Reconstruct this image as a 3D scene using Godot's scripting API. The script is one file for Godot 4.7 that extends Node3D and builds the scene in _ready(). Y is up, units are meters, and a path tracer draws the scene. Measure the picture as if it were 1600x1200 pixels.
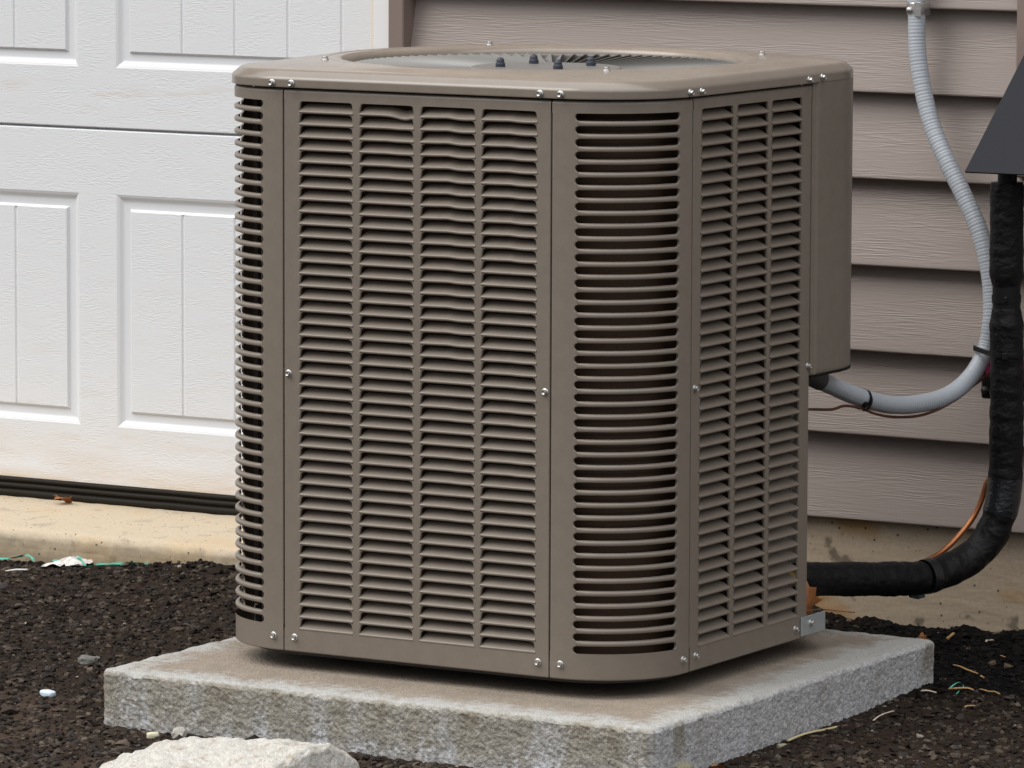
extends Node3D

const A := 0.38        # half width of the unit's housing
const R := 0.139       # radius of its rounded corners
const C := A - R
const S := 0.2296      # where the panels meet, from the middle of each side
const ROWS := 43
const PITCH := 0.018457
const TOP := 0.8265
const OPEN := 0.0145   # height of a louver's opening

var rng := RandomNumberGenerator.new()
var taken := {}
var M := {}
var n1 := FastNoiseLite.new()
var n2 := FastNoiseLite.new()
var n3 := FastNoiseLite.new()


# ---------------------------------------------------------------- mesh helper
class Mesher:
	var v := PackedVector3Array()
	var uv := PackedVector2Array()
	var col := PackedColorArray()
	var ix := PackedInt32Array()
	var xf := Transform3D()

	func grid(rows: Array, closed := false, uvs: Array = [], cols: Array = []) -> void:
		var base := v.size()
		var n: int = rows[0].size()
		for r in rows.size():
			var row: PackedVector3Array = rows[r]
			for c in n:
				v.append(xf * row[c])
				uv.append(uvs[r][c] if uvs.size() else Vector2(float(c) / n, float(r) / rows.size()))
				if cols.size():
					col.append(cols[r][c])
		for r in rows.size() - 1:
			for c in (n if closed else n - 1):
				var a := base + r * n + c
				var b := base + r * n + (c + 1) % n
				var d := a + n
				var e := b + n
				ix.append_array(PackedInt32Array([a, b, e, a, e, d]))

	func quad(a: Vector3, b: Vector3, c: Vector3, d: Vector3, s := 1.0) -> void:
		grid([PackedVector3Array([a, b]), PackedVector3Array([d, c])], false, [[Vector2(0, 0), Vector2(s, 0)], [Vector2(0, s), Vector2(s, s)]])

	func tri(a: Vector3, b: Vector3, c: Vector3) -> void:
		var k := v.size()
		for p in [a, b, c]:
			v.append(xf * p)
			uv.append(Vector2(p.x, p.y))
		ix.append_array(PackedInt32Array([k, k + 1, k + 2]))

	func box(lo: Vector3, hi: Vector3, b := 0.0) -> void:
		# a box with chamfered edges
		b = minf(b, minf(hi.x - lo.x, minf(hi.y - lo.y, hi.z - lo.z)) * 0.45)
		for ax in 3:
			var p := (ax + 1) % 3
			var q := (ax + 2) % 3
			for s in [0, 1]:
				var f := []
				for k in [[0, 0], [1, 0], [1, 1], [0, 1]]:
					var w := Vector3()
					w[ax] = hi[ax] if s else lo[ax]
					w[p] = (hi[p] - b) if k[0] else (lo[p] + b)
					w[q] = (hi[q] - b) if k[1] else (lo[q] + b)
					f.append(w)
				if s:
					quad(f[0], f[3], f[2], f[1])
				else:
					quad(f[0], f[1], f[2], f[3])
		if b <= 0.0:
			return
		for ax in 3:      # edge chamfers along ax
			var p := (ax + 1) % 3
			var q := (ax + 2) % 3
			for i in [0, 1]:
				for j in [0, 1]:
					var e0 := Vector3(); var e1 := Vector3(); var g0 := Vector3(); var g1 := Vector3()
					e0[ax] = lo[ax] + b; e1[ax] = hi[ax] - b; g0[ax] = e0[ax]; g1[ax] = e1[ax]
					e0[p] = hi[p] if i else lo[p]; e1[p] = e0[p]
					e0[q] = (hi[q] - b) if j else (lo[q] + b); e1[q] = e0[q]
					g0[p] = (hi[p] - b) if i else (lo[p] + b); g1[p] = g0[p]
					g0[q] = hi[q] if j else lo[q]; g1[q] = g0[q]
					if i == j:
						quad(e0, g0, g1, e1)
					else:
						quad(e0, e1, g1, g0)
		for i in [0, 1]:
			for j in [0, 1]:
				for k in [0, 1]:
					var o := Vector3(hi.x if i else lo.x, hi.y if j else lo.y, hi.z if k else lo.z)
					var t := Vector3(-b if i else b, -b if j else b, -b if k else b)
					var px := o + Vector3(0, t.y, t.z)
					var py := o + Vector3(t.x, 0, t.z)
					var pz := o + Vector3(t.x, t.y, 0)
					if (i + j + k) % 2 == 1:
						tri(px, pz, py)
					else:
						tri(px, py, pz)

	func tube(path: PackedVector3Array, radii: PackedFloat32Array, sides := 12, caps := true, flat := 1.0) -> void:
		var rows := []
		var uvs := []
		var up := Vector3(0.31, 0.8, 0.5).normalized()
		var run := 0.0
		for i in path.size():
			var t := (path[mini(i + 1, path.size() - 1)] - path[maxi(i - 1, 0)]).normalized()
			var x := up.cross(t).normalized()
			if x.length() < 0.5:
				x = Vector3.RIGHT
			var y := t.cross(x).normalized()
			up = y
			if i:
				run += path[i].distance_to(path[i - 1])
			var row := PackedVector3Array()
			var u := []
			for k in sides + 1:
				var an := TAU * k / sides
				row.append(path[i] + (x * cos(an) + y * sin(an) * flat) * radii[mini(i, radii.size() - 1)])
				u.append(Vector2(run, float(k) / sides))
			rows.append(row)
			uvs.append(u)
		grid(rows, false, uvs)
		if caps:
			for e in [0, path.size() - 1]:
				var cr := []
				var mid := PackedVector3Array()
				mid.resize(sides + 1)
				mid.fill(path[e])
				if e == 0:
					cr = [mid, rows[0]]
				else:
					cr = [rows[-1], mid]
				grid(cr)

	func lathe(prof: PackedVector2Array, n := 16) -> void:
		# profile of (radius, height) round the y axis
		var rows := []
		for p in prof:
			var row := PackedVector3Array()
			for k in n + 1:
				var an := TAU * k / n
				row.append(Vector3(p.x * cos(an), p.y, p.x * sin(an)))
			rows.append(row)
		grid(rows)

	func mesh() -> ArrayMesh:
		var nn := PackedVector3Array()
		nn.resize(v.size())
		for k in range(0, ix.size(), 3):
			var a := ix[k]; var b := ix[k + 1]; var c := ix[k + 2]
			var f := (v[c] - v[a]).cross(v[b] - v[a])
			nn[a] += f; nn[b] += f; nn[c] += f
		for k in nn.size():
			nn[k] = nn[k].normalized() if nn[k].length_squared() > 1e-24 else Vector3.UP
		return build_mesh(v, nn, uv, col, ix)

	static func build_mesh(v_: PackedVector3Array, n_: PackedVector3Array, uv_: PackedVector2Array, c_: PackedColorArray, i_: PackedInt32Array) -> ArrayMesh:
		var arr := []
		arr.resize(Mesh.ARRAY_MAX)
		arr[Mesh.ARRAY_VERTEX] = v_
		arr[Mesh.ARRAY_NORMAL] = n_
		if uv_.size() == v_.size():
			arr[Mesh.ARRAY_TEX_UV] = uv_
		if c_.size() == v_.size():
			arr[Mesh.ARRAY_COLOR] = c_
		arr[Mesh.ARRAY_INDEX] = i_
		var m := ArrayMesh.new()
		m.add_surface_from_arrays(Mesh.PRIMITIVE_TRIANGLES, arr)
		return m


# ---------------------------------------------------------------- node helpers
func numbered(called: String, parent: Node) -> String:
	var key := str(parent.get_instance_id()) + called
	var k: int = taken.get(key, 0)
	taken[key] = k + 1
	return called if k == 0 else "%s_%03d" % [called, k]


func put(called: String, mesh, material: Material, parent: Node = self, xf := Transform3D()) -> MeshInstance3D:
	var o := MeshInstance3D.new()
	o.mesh = mesh.mesh() if mesh is Mesher else mesh
	o.material_override = material
	o.name = numbered(called, parent)
	o.transform = xf
	o.cast_shadow = GeometryInstance3D.SHADOW_CASTING_SETTING_ON
	parent.add_child(o, true)
	return o


func thing(called: String, label: String, category: String, at := Vector3.ZERO, group := "") -> Node3D:
	var o := Node3D.new()
	o.name = numbered(called, self)
	o.position = at
	add_child(o, true)
	return tag(o, label, category, group)


func tag(o: Node3D, label: String, category: String, group := "") -> Node3D:
	o.set_meta("label", label)
	o.set_meta("category", category)
	if group:
		o.set_meta("group", group)
	return o


func holder(called: String, parent: Node) -> Node3D:
	var o := Node3D.new()
	o.name = numbered(called, parent)
	parent.add_child(o, true)
	return o


func mat(c: Color, rough := 0.6, metal := 0.0) -> StandardMaterial3D:
	var m := StandardMaterial3D.new()
	m.albedo_color = c.linear_to_srgb()
	m.roughness = rough
	m.metallic = metal
	m.cull_mode = BaseMaterial3D.CULL_DISABLED
	return m


func relief(m: StandardMaterial3D, tex: Texture2D, cm: float, tri := 0.0) -> StandardMaterial3D:
	m.heightmap_enabled = true
	m.heightmap_texture = tex
	m.heightmap_scale = cm
	if tri > 0.0:
		m.uv1_triplanar = true
		m.uv1_world_triplanar = true
		m.uv1_scale = Vector3.ONE * tri
	return m


func smooth_path(pts: Array, per := 6) -> PackedVector3Array:
	var out := PackedVector3Array()
	for i in pts.size() - 1:
		var p0: Vector3 = pts[maxi(i - 1, 0)]
		var p1: Vector3 = pts[i]
		var p2: Vector3 = pts[i + 1]
		var p3: Vector3 = pts[mini(i + 2, pts.size() - 1)]
		for k in per:
			out.append(p1.cubic_interpolate(p2, p0, p3, float(k) / per))
	out.append(pts[-1])
	return out


func even(path: PackedVector3Array, step: float) -> PackedVector3Array:
	var out := PackedVector3Array([path[0]])
	var left := step
	for i in path.size() - 1:
		var a := path[i]
		var b := path[i + 1]
		var l := a.distance_to(b)
		var at := left
		while at <= l:
			out.append(a.lerp(b, at / l))
			at += step
		left = at - l
	return out


func noise(seed_: int, freq: float, octaves := 3, kind := FastNoiseLite.TYPE_SIMPLEX_SMOOTH) -> FastNoiseLite:
	var n := FastNoiseLite.new()
	n.seed = seed_
	n.frequency = freq
	n.noise_type = kind
	n.fractal_type = FastNoiseLite.FRACTAL_FBM
	n.fractal_octaves = octaves
	return n


# ---------------------------------------------------------------- textures
func grain_texture(w: int, h: int, mx: float, my: float, seed_: int, fx: float, fy: float) -> ImageTexture:
	# raised wavy ridges running along x; mx, my are metres covered
	var im := Image.create(w, h, false, Image.FORMAT_RGBAF)
	var a := noise(seed_, 1.0, 1)
	var b := noise(seed_ + 1, 1.0, 1)
	var wv := noise(seed_ + 2, 1.0, 2)
	var data := PackedFloat32Array()
	data.resize(w * h * 4)
	for y in h:
		var py := y * my / h
		for x in w:
			var px := x * mx / w
			var warp := 0.2 * wv.get_noise_2d(px * fx * 1.4, py * fy * 0.12)
			var r := 1.0 - absf(a.get_noise_2d(px * fx, (py * fy + warp * 3.0))) * 2.2
			var q := b.get_noise_2d(px * fx * 2.2, py * fy * 1.7 + 40.0)
			var g := clampf(0.6 * r * r * signf(r) + 0.3 * q + 0.15, 0.0, 1.0)
			g = lerpf(0.45, g, clampf(0.72 + 0.9 * b.get_noise_2d(px * fx * 0.35 + 77.0, py * fy * 0.09), 0.3, 1.0))
			var k := (y * w + x) * 4
			data[k] = g; data[k + 1] = g; data[k + 2] = g; data[k + 3] = 1.0
	im = Image.create_from_data(w, h, false, Image.FORMAT_RGBAF, data.to_byte_array())
	return ImageTexture.create_from_image(im)


func noise_texture(size: int, n: FastNoiseLite, gain := 1.0, pits := false) -> ImageTexture:
	var src := n.get_seamless_image(size, size)
	src.convert(Image.FORMAT_RGBA8)
	return ImageTexture.create_from_image(src)


func speckle_texture(size: int) -> ImageTexture:
	# salt and pepper of sand grains in cast concrete and stone
	var r := RandomNumberGenerator.new()
	r.seed = 12
	var b := noise(9, 0.2, 2).get_seamless_image(size, size)
	var im := Image.create(size, size, false, Image.FORMAT_RGBA8)
	for y in size:
		for x in size:
			var v := 0.80 + 0.30 * (b.get_pixel(x, y).r - 0.5) + 0.22 * (r.randf() - 0.5)
			if r.randf() < 0.035:
				v -= 0.3
			elif r.randf() < 0.05:
				v += 0.2
			im.set_pixel(x, y, Color(v, v, v).clamp())
	return ImageTexture.create_from_image(im)


func door_texture(lo_y: float, hi_y: float, seed_: int) -> ImageTexture:
	# white paint, warm splash stains near the foot and a few smudges
	var w := 512
	var h := 384
	var im := Image.create(w, h, false, Image.FORMAT_RGBA8)
	var a := noise(seed_, 0.012, 4)
	var b := noise(seed_ + 3, 0.03, 4)
	for y in h:
		var wy := lerpf(hi_y, lo_y, float(y) / h)
		for x in w:
			var wx := -2.2 + 1.5 * float(x) / w
			var t := exp(-maxf(wy - 0.0, 0.0) / 0.06) * (0.55 + 0.7 * a.get_noise_2d(x * 0.8, y * 2.0))
			t += 0.35 * smoothstep(0.12, 0.45, b.get_noise_2d(x * 0.45, y * 2.4)) * exp(-absf(wy - 0.72) / 0.018)
			t += 0.22 * smoothstep(0.15, 0.5, b.get_noise_2d(x * 0.5 + 300, y * 2.0)) * exp(-maxf(wy, 0.0) / 0.25)
			t = clampf(t, 0.0, 0.8)
			var clean := Vector3(0.74, 0.75, 0.76) * (1.0 + 0.012 * a.get_noise_2d(x * 2.0, y * 2.0))
			var dirt := Vector3(0.62, 0.5, 0.36)
			var c := clean.lerp(dirt, t)
			im.set_pixel(x, y, Color(c.x, c.y, c.z).linear_to_srgb())
	return ImageTexture.create_from_image(im)


func concrete_texture(size: int, base: Color, stain: Color, dark: Color, seed_: int) -> ImageTexture:
	var im := Image.create(size, size / 4, false, Image.FORMAT_RGBA8)
	var a := noise(seed_, 0.006, 5)
	var b := noise(seed_ + 1, 0.02, 4)
	var d := noise(seed_ + 2, 0.11, 2)
	var r := RandomNumberGenerator.new()
	r.seed = seed_
	for y in size / 4:
		for x in size:
			var c := base
			c = c.lerp(stain, 0.85 * smoothstep(0.08, 0.45, a.get_noise_2d(x, y * 1.6)))
			c = c.lerp(dark, 0.75 * smoothstep(0.30, 0.55, b.get_noise_2d(x, y)))
			c = c * (1.0 + 0.10 * d.get_noise_2d(x * 1.7 + 90, y * 1.7))
			c.a = 1.0
			im.set_pixel(x, y, c.linear_to_srgb())
	for k in 800:     # bug holes
		var x := r.randi_range(2, size - 4)
		var y := r.randi_range(2, size / 4 - 4)
		var s := 1 if r.randf() < 0.75 else 2
		for i in s:
			for j in s:
				im.set_pixel(x + i, y + j, im.get_pixel(x + i, y + j).lerp(Color(0.08, 0.07, 0.06), 0.7))
	return ImageTexture.create_from_image(im)


# ---------------------------------------------------------------- housing surfaces
# kind 0 front, 1 right side, 2 near right corner, 3 near left corner, 4 left side, 5 back
func on(kind: int, u: float, y: float, d: float) -> Vector3:
	match kind:
		0:
			return Vector3(u, y, A + d)
		1:
			return Vector3(A + d, y, -u)
		4:
			return Vector3(-A - d, y, u)
		5:
			return Vector3(-u, y, -A - d)
		2, 3:
			var l := R * PI / 2
			var p: Vector3
			if u < 0.0:
				p = Vector3(C + u, y, A + d)
			elif u > l:
				p = Vector3(A + d, y, C - (u - l))
			else:
				p = Vector3(C + (R + d) * sin(u / R), y, C + (R + d) * cos(u / R))
			if kind == 3:
				p.x = -p.x
			return p
	return Vector3.ZERO


func strip(m: Mesher, kind: int, left: PackedVector2Array, right: PackedVector2Array, lip_l: bool, lip_r: bool, flange_l := 0.0, flange_r := 0.0, inner := 1) -> void:
	# sheet metal between two edges that run from top to bottom; lips turn inwards round openings
	var rows := []
	for k in left.size():
		var l := left[k].x
		var r := right[k].x
		var y := left[k].y
		var row := PackedVector3Array()
		if lip_l:
			row.append_array([on(kind, l, y, -0.0035), on(kind, l, y, -0.0012), on(kind, l + 0.0005, y, -0.0003), on(kind, l + 0.0013, y, 0), on(kind, l + 0.003, y, 0)])
		else:
			if flange_l > 0.0:
				row.append_array([on(kind, l, y, -flange_l), on(kind, l, y, -0.0012), on(kind, l + 0.0005, y, -0.0003)])
			row.append_array([on(kind, l + 0.0013, y, 0), on(kind, l + 0.003, y, 0)])
		for i in range(1, inner):
			row.append(on(kind, lerpf(l + 0.003, r - 0.003, float(i) / inner), y, 0))
		row.append_array([on(kind, r - 0.003, y, 0), on(kind, r - 0.0013, y, 0)])
		if lip_r or flange_r > 0.0:
			row.append_array([on(kind, r - 0.0005, y, -0.0003), on(kind, r, y, -0.0012), on(kind, r, y, -0.0035 if lip_r else -flange_r)])
		rows.append(row)
	m.grid(rows)


func band(m: Mesher, kind: int, u0: float, u1: float, y0: float, y1: float, n := 1, top_roll := false, bottom_roll := false) -> void:
	var rows := []
	var prof := []
	if bottom_roll:
		prof.append_array([[y0 + 0.001, -0.012], [y0, -0.0035], [y0 + 0.0004, -0.0012], [y0 + 0.0014, -0.0002], [y0 + 0.003, 0.0]])
	else:
		prof.append_array([[y0, 0.0]])
	if top_roll:
		prof.append_array([[y1 - 0.0055, 0.0], [y1 - 0.0035, -0.0004], [y1 - 0.0015, -0.0015], [y1 - 0.0003, -0.0035], [y1, -0.008]])
	else:
		prof.append_array([[y1, 0.0]])
	prof.reverse()
	for p in prof:
		var row := PackedVector3Array()
		for k in n + 1:
			row.append(on(kind, lerpf(u0, u1, float(k) / n), p[0], p[1]))
		rows.append(row)
	m.grid(rows)


func louver_edge(x: float, s: float) -> PackedVector2Array:
	# the edge of an opening column; s = +1 where the opening lies to the right
	var out := PackedVector2Array()
	for k in ROWS:
		var y := TOP - k * PITCH
		out.append(Vector2(x - s * 0.0016, y) if k else Vector2(x + s * 0.006, y))
		for q in [[0.006, 0.0], [0.0032, 0.0006], [0.0014, 0.0018], [0.0004, 0.0036], [0.0, 0.0058], [-0.0012, 0.0115], [-0.0016, 0.0144]]:
			out.append(Vector2(x + s * q[0], y - q[1]))
	out.append(Vector2(x - s * 0.0016, TOP - (ROWS - 1) * PITCH - OPEN))
	return out


func straight_edge(like: PackedVector2Array, x: float) -> PackedVector2Array:
	var out := PackedVector2Array()
	for p in like:
		out.append(Vector2(x, p.y))
	return out


func louver_mesh(w: float, bend: float, where: float, crush := 0.0) -> ArrayMesh:
	var m := Mesher.new()
	var prof := [[0.0001, -0.0036], [0.0001, -0.0012], [0.0006, -0.0001], [0.0014, 0.0005], [0.0029, 0.0007], [0.0038, 0.0001], [0.0044, -0.0008], [0.0058, -0.0026], [0.0077, -0.0055], [0.0098, -0.0086], [0.0118, -0.0117], [0.0134, -0.0144], [0.0142, -0.0162]]
	var rows := []
	for q in prof:
		var row := PackedVector3Array()
		var half: float = w / 2 + 0.0019 - (maxf(0.0, -q[1] - 0.0004) * 0.30 if q[0] > 0.001 else 0.0)
		if q[0] > 0.0118:
			half -= 0.0024 * (q[0] - 0.0118) / 0.0024
		var n := 22
		for k in n + 1:
			var t := float(k) / n
			var x := lerpf(-half, half, t)
			var dip := bend * (1.0 / (1.0 + exp((t - where) * 26.0)) - 0.5 - 0.35 * (1.0 - 2.0 * t) + 0.35 * exp(-pow((t - where) * 7.0, 2.0)))
			dip *= smoothstep(0.0, 0.12, t) * smoothstep(1.0, 0.88, t)
			var sink := crush * exp(-pow((t - 0.8) * 5.0, 2.0))
			row.append(Vector3(x, q[0] + dip - sink * 1.2, q[1] * (1.0 - 40.0 * sink) + 0.7 * absf(dip) - sink))
		rows.append(row)
	rows.reverse()
	m.grid(rows)
	return m.mesh()


func bar_mesh(u0: float, u1: float) -> Mesher:
	var m := Mesher.new()
	var prof := [[-0.0038, -0.0045], [-0.0039, -0.0016], [-0.0034, -0.0003], [-0.0022, 0.0003], [0.0, 0.0004], [0.0016, -0.0001], [0.0028, -0.0012], [0.0036, -0.0028], [0.0038, -0.0055]]
	prof.reverse()
	var rows := []
	for q in prof:
		var row := PackedVector3Array()
		for k in 25:
			var e := smoothstep(0.0, 0.07, minf(k, 24 - k) / 24.0)
			row.append(on(2, lerpf(u0, u1, k / 24.0), q[0], lerpf(0.0001 if absf(q[0]) < 0.003 else -0.0004, q[1], e)))
		rows.append(row)
	m.grid(rows)
	return m


func screw_at(parent: Node, mesh: ArrayMesh, p: Vector3, nrm: Vector3) -> void:
	var y := nrm.normalized()
	var x := y.cross(Vector3(0.3, 0.9, 0.2)).normalized().rotated(y, rng.randf() * TAU)
	put("screw", mesh, M.zinc, parent, Transform3D(Basis(x, y, x.cross(y)), p))


func outline(a: float, r: float) -> PackedVector2Array:
	var out := PackedVector2Array()
	for q in 4:
		var c := Vector2(a - r, 0).rotated(0)
		var base := q * PI / 2
		for k in 13:
			var an := base + (PI / 2) * k / 12.0
			var cc := Vector2(a - r, a - r)
			cc = Vector2(cc.x * (1 if q in [0, 3] else -1), cc.y * (1 if q in [0, 1] else -1))
			out.append(cc + Vector2(cos(an), sin(an)) * r)
		var nb := (q + 1) * PI / 2
		var c0: Vector2 = out[-1]
		var cc2 := Vector2((a - r) * (1 if (q + 1) % 4 in [0, 3] else -1), (a - r) * (1 if (q + 1) % 4 in [0, 1] else -1))
		var c1 := cc2 + Vector2(cos(nb), sin(nb)) * r
		for k in range(1, 14):
			out.append(c0.lerp(c1, k / 14.0))
	return out


# ---------------------------------------------------------------- the air conditioner
func build_unit() -> void:
	var ac := thing("air_conditioner", "large square taupe outdoor air conditioner with rounded slotted corners, standing on the concrete pad", "air conditioner", Vector3.ZERO)

	# louvred panels: the front, the side by the wall's pipes, the hidden left side
	var fc := [-0.1549, -0.0499, 0.0551, 0.1590]
	var rc := [-0.1543, -0.0437, 0.0655]
	var variants := []
	for b in [0.0, 0.0007, 0.0014, 0.0022]:
		variants.append(louver_mesh(0.0900, b, 0.56))
	var crushed := louver_mesh(0.0900, 0.0012, 0.7, 0.0035)
	var plain_r := louver_mesh(0.0957, 0.0, 0.5)
	var sets := [[0, fc, 0.0900, -S + 0.0011, S - 0.0011], [1, rc, 0.0957, -S + 0.0011, 0.145], [4, fc, 0.0900, -S + 0.0011, S - 0.0011]]
	for s in sets:
		var m := Mesher.new()
		var kind: int = s[0]
		var w: float = s[2]
		var ybot := TOP - (ROWS - 1) * PITCH - OPEN
		var hw := w / 2
		var prev := s[3] as float
		for c in s[1].size():
			var e := louver_edge(s[1][c] - hw, 1.0)
			var l := straight_edge(e, prev) if c == 0 else louver_edge(s[1][c - 1] + hw, -1.0)
			strip(m, kind, l, e, c > 0, true, 0.012 if c == 0 else 0.0)
		var e2 := louver_edge(s[1][-1] + hw, -1.0)
		strip(m, kind, e2, straight_edge(e2, s[4]), true, false, 0.0, 0.012)
		band(m, kind, s[3], s[4], TOP, 0.8438, 1, true)
		band(m, kind, s[3], s[4], 0.0, ybot, 1, false, true)
		var panel := put("louvered_panel", m, M.paint, ac)
		var joined := Mesher.new()
		for c in s[1].size():
			for k in ROWS:
				var y := TOP - (k + 1) * PITCH
				if k == ROWS - 1:
					y = ybot - 0.0035
				var o := on(kind, s[1][c], y, 0.0)
				var bs := Basis()
				if kind == 1:
					bs = Basis(Vector3.UP, PI / 2)
				elif kind == 4:
					bs = Basis(Vector3.UP, -PI / 2)
				var lm: ArrayMesh = variants[0]
				if kind == 1:
					lm = plain_r
				elif kind == 0:
					if c == 2 and k < 36:
						lm = variants[3 if k < 9 else (2 if k < 20 else rng.randi() % 2)]
					elif c == 3 and k < 30:
						lm = variants[2 if k < 12 else rng.randi() % 2]
					elif c == 1 and k == 0:
						lm = crushed
					elif c == 1 and k < 6:
						lm = variants[1]
				if kind == 4:
					var arr := lm.surface_get_arrays(0)
					joined.xf = Transform3D(bs, o)
					var base := joined.v.size()
					for p in arr[Mesh.ARRAY_VERTEX]:
						joined.v.append(joined.xf * p)
						joined.uv.append(Vector2.ZERO)
					for i in arr[Mesh.ARRAY_INDEX]:
						joined.ix.append(base + i)
				else:
					put("louver", lm, M.paint, panel, Transform3D(bs, o))
		if kind == 4:
			joined.xf = Transform3D()
			put("louver", joined, M.paint, panel).set_meta("kind", "stuff")

	# back panel, plain
	var bp := Mesher.new()
	band(bp, 5, -C + 0.002, C - 0.002, 0.0, 0.8438, 1, true, true)
	put("back_panel", bp, M.paint, ac)

	# slotted corner guards
	var u0 := R * deg_to_rad(11.0)
	var u1 := R * deg_to_rad(80.0)
	var lc := R * PI / 2
	var sh := 0.0109
	var seam := C - S
	var bar := bar_mesh(u0 + sh / 2 - 0.001, u1 - sh / 2 + 0.001)
	var bar_m: ArrayMesh = bar.mesh()
	for kind in [2, 3]:
		var m := Mesher.new()
		var el := PackedVector2Array()
		var er := PackedVector2Array()
		for k in ROWS:
			var yc := TOP - 0.0008 - k * PITCH - sh / 2
			for j in 9:
				var an := PI / 2 - PI * j / 8.0
				el.append(Vector2(u0 + sh / 2 - cos(an) * sh / 2, yc + sin(an) * sh / 2))
				er.append(Vector2(u1 - sh / 2 + cos(an) * sh / 2, yc + sin(an) * sh / 2))
		# between two slots the sheet reaches as far as the slots' straight part
		strip(m, kind, straight_edge(el, -seam + 0.0011), el, false, true, 0.012, 0.0, 4)
		strip(m, kind, er, straight_edge(er, lc + seam - 0.0011), true, false, 0.0, 0.012, 4)
		var yt := TOP - 0.0008
		var yb := yt - (ROWS - 1) * PITCH - sh
		band(m, kind, -seam + 0.0011, lc + seam - 0.0011, yt, 0.8438, 28, true)
		band(m, kind, -seam + 0.0011, lc + seam - 0.0011, 0.0, yb, 28, false, true)
		var g := put("corner_guard", m, M.paint, ac)
		for k in ROWS - 1:
			var y := yt - k * PITCH - sh - (PITCH - sh) / 2
			var t := Transform3D(Basis.IDENTITY, Vector3(0, y, 0))
			if kind == 3:
				t = Transform3D(Basis(Vector3(0, 0, -1), Vector3.UP, Vector3(1, 0, 0)), Vector3(0, y, 0))
				# the same bar turned a quarter round the unit's middle
				t.basis = Basis(Vector3.UP, -PI / 2)
			put("bar", bar_m, M.paint, g, t)

	# service cover round the far right corner, down to mid height
	var sv := Mesher.new()
	var pts := PackedVector3Array()
	var prof := []
	prof.append([Vector2(A - 0.012, -0.1475), 0])
	prof.append([Vector2(A - 0.0005, -0.1480), 0])
	prof.append([Vector2(A + 0.0005, -0.1490), 0])
	prof.append([Vector2(A + 0.0006, -0.1560), 0])
	prof.append([Vector2(A + 0.0012, -0.1580), 0])
	prof.append([Vector2(A + 0.0038, -0.1610), 0])
	prof.append([Vector2(A + 0.0040, -0.1630), 0])
	prof.append([Vector2(A + 0.0040, -C), 0])
	for k in range(1, 15):
		var an := PI / 2 * k / 14.0
		prof.append([Vector2(C + (R + 0.004) * cos(an), -C - (R + 0.004) * sin(an)), 0])
	var rows := []
	for y in [0.8470, 0.409, 0.4035, 0.402]:
		var row := PackedVector3Array()
		for q in prof:
			var inw := 0.0 if y > 0.403 else 0.0015
			row.append(Vector3(q[0].x - inw, y, q[0].y + inw))
		rows.append(row)
	sv.grid(rows)
	var cover := put("service_cover", sv, M.paint, ac)
	var fl := Mesher.new()
	var r0 := PackedVector3Array()
	var r1 := PackedVector3Array()
	var r2 := PackedVector3Array()
	for q in prof:
		r0.append(Vector3(q[0].x + 0.0006, 0.4018, q[0].y - 0.0006))
		r1.append(Vector3(q[0].x + 0.0004, 0.3985, q[0].y - 0.0004))
		r2.append(Vector3(0.24, 0.3985, -0.24))
	fl.grid([r0, r1, r2])
	put("bottom_flange", fl, M.rubber, cover)  # flange coloured near-black to carry the shade under the cover

	# coil behind the grilles: a dark finned slab bent round three sides
	var coil := Mesher.new()
	var o2 := []
	for inset in [0.034, 0.062]:
		var p2 := PackedVector2Array()
		var a: float = A - inset
		var r: float = R - 0.02
		p2.append(Vector2(a, -0.150))
		p2.append(Vector2(a, a - r))
		for k in 11:
			var an := PI / 2 * k / 10.0
			p2.append(Vector2(a - r + r * cos(an), a - r + r * sin(an)))
		for k in 11:
			var an := PI / 2 + PI / 2 * k / 10.0
			p2.append(Vector2(-a + r + r * cos(an), a - r + r * sin(an)))
		p2.append(Vector2(-a, -a + r))
		for k in 11:
			var an := PI + PI / 2 * k / 10.0
			p2.append(Vector2(-a + r + r * cos(an), -a + r + r * sin(an)))
		p2.append(Vector2(0.22, -a))
		o2.append(p2)
	for q in [[0, 0], [1, 1]]:
		var uvs := [[], []]
		var rr := [PackedVector3Array(), PackedVector3Array()]
		var run := 0.0
		var pl: PackedVector2Array = o2[q[0]]
		for k in pl.size():
			if k:
				run += pl[k].distance_to(pl[k - 1])
			rr[0].append(Vector3(pl[k].x, 0.838, pl[k].y)); uvs[0].append(Vector2(run, 0))
			rr[1].append(Vector3(pl[k].x, 0.004, pl[k].y)); uvs[1].append(Vector2(run, 0.834))
		coil.grid(rr, false, uvs)
	for y in [0.838, 0.004]:
		var ra := PackedVector3Array()
		var rb := PackedVector3Array()
		for k in o2[0].size():
			ra.append(Vector3(o2[0][k].x, y, o2[0][k].y))
			rb.append(Vector3(o2[1][k].x, y, o2[1][k].y))
		coil.grid([ra, rb])
	for e in [0, o2[0].size() - 1]:
		var a2: Vector2 = o2[0][e]
		var b2: Vector2 = o2[1][e]
		coil.quad(Vector3(a2.x, 0.838, a2.y), Vector3(b2.x, 0.838, b2.y), Vector3(b2.x, 0.004, b2.y), Vector3(a2.x, 0.004, a2.y))
	var cl := put("coil", coil, M.coil, ac)
	var tubes := Mesher.new()
	for k in 22:      # hairpin bends at the coil's end by the open corner
		var y := 0.03 + k * 0.0375
		tubes.tube(smooth_path([Vector3(A - 0.040, y, -0.150), Vector3(A - 0.040, y, -0.160), Vector3(A - 0.040, y + 0.009, -0.167), Vector3(A - 0.040, y + 0.018, -0.160), Vector3(A - 0.040, y + 0.018, -0.150)], 3), PackedFloat32Array([0.0042]), 6, false)
	put("hairpin_bends", tubes, M.dark_metal, cl).set_meta("kind", "stuff")

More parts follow.
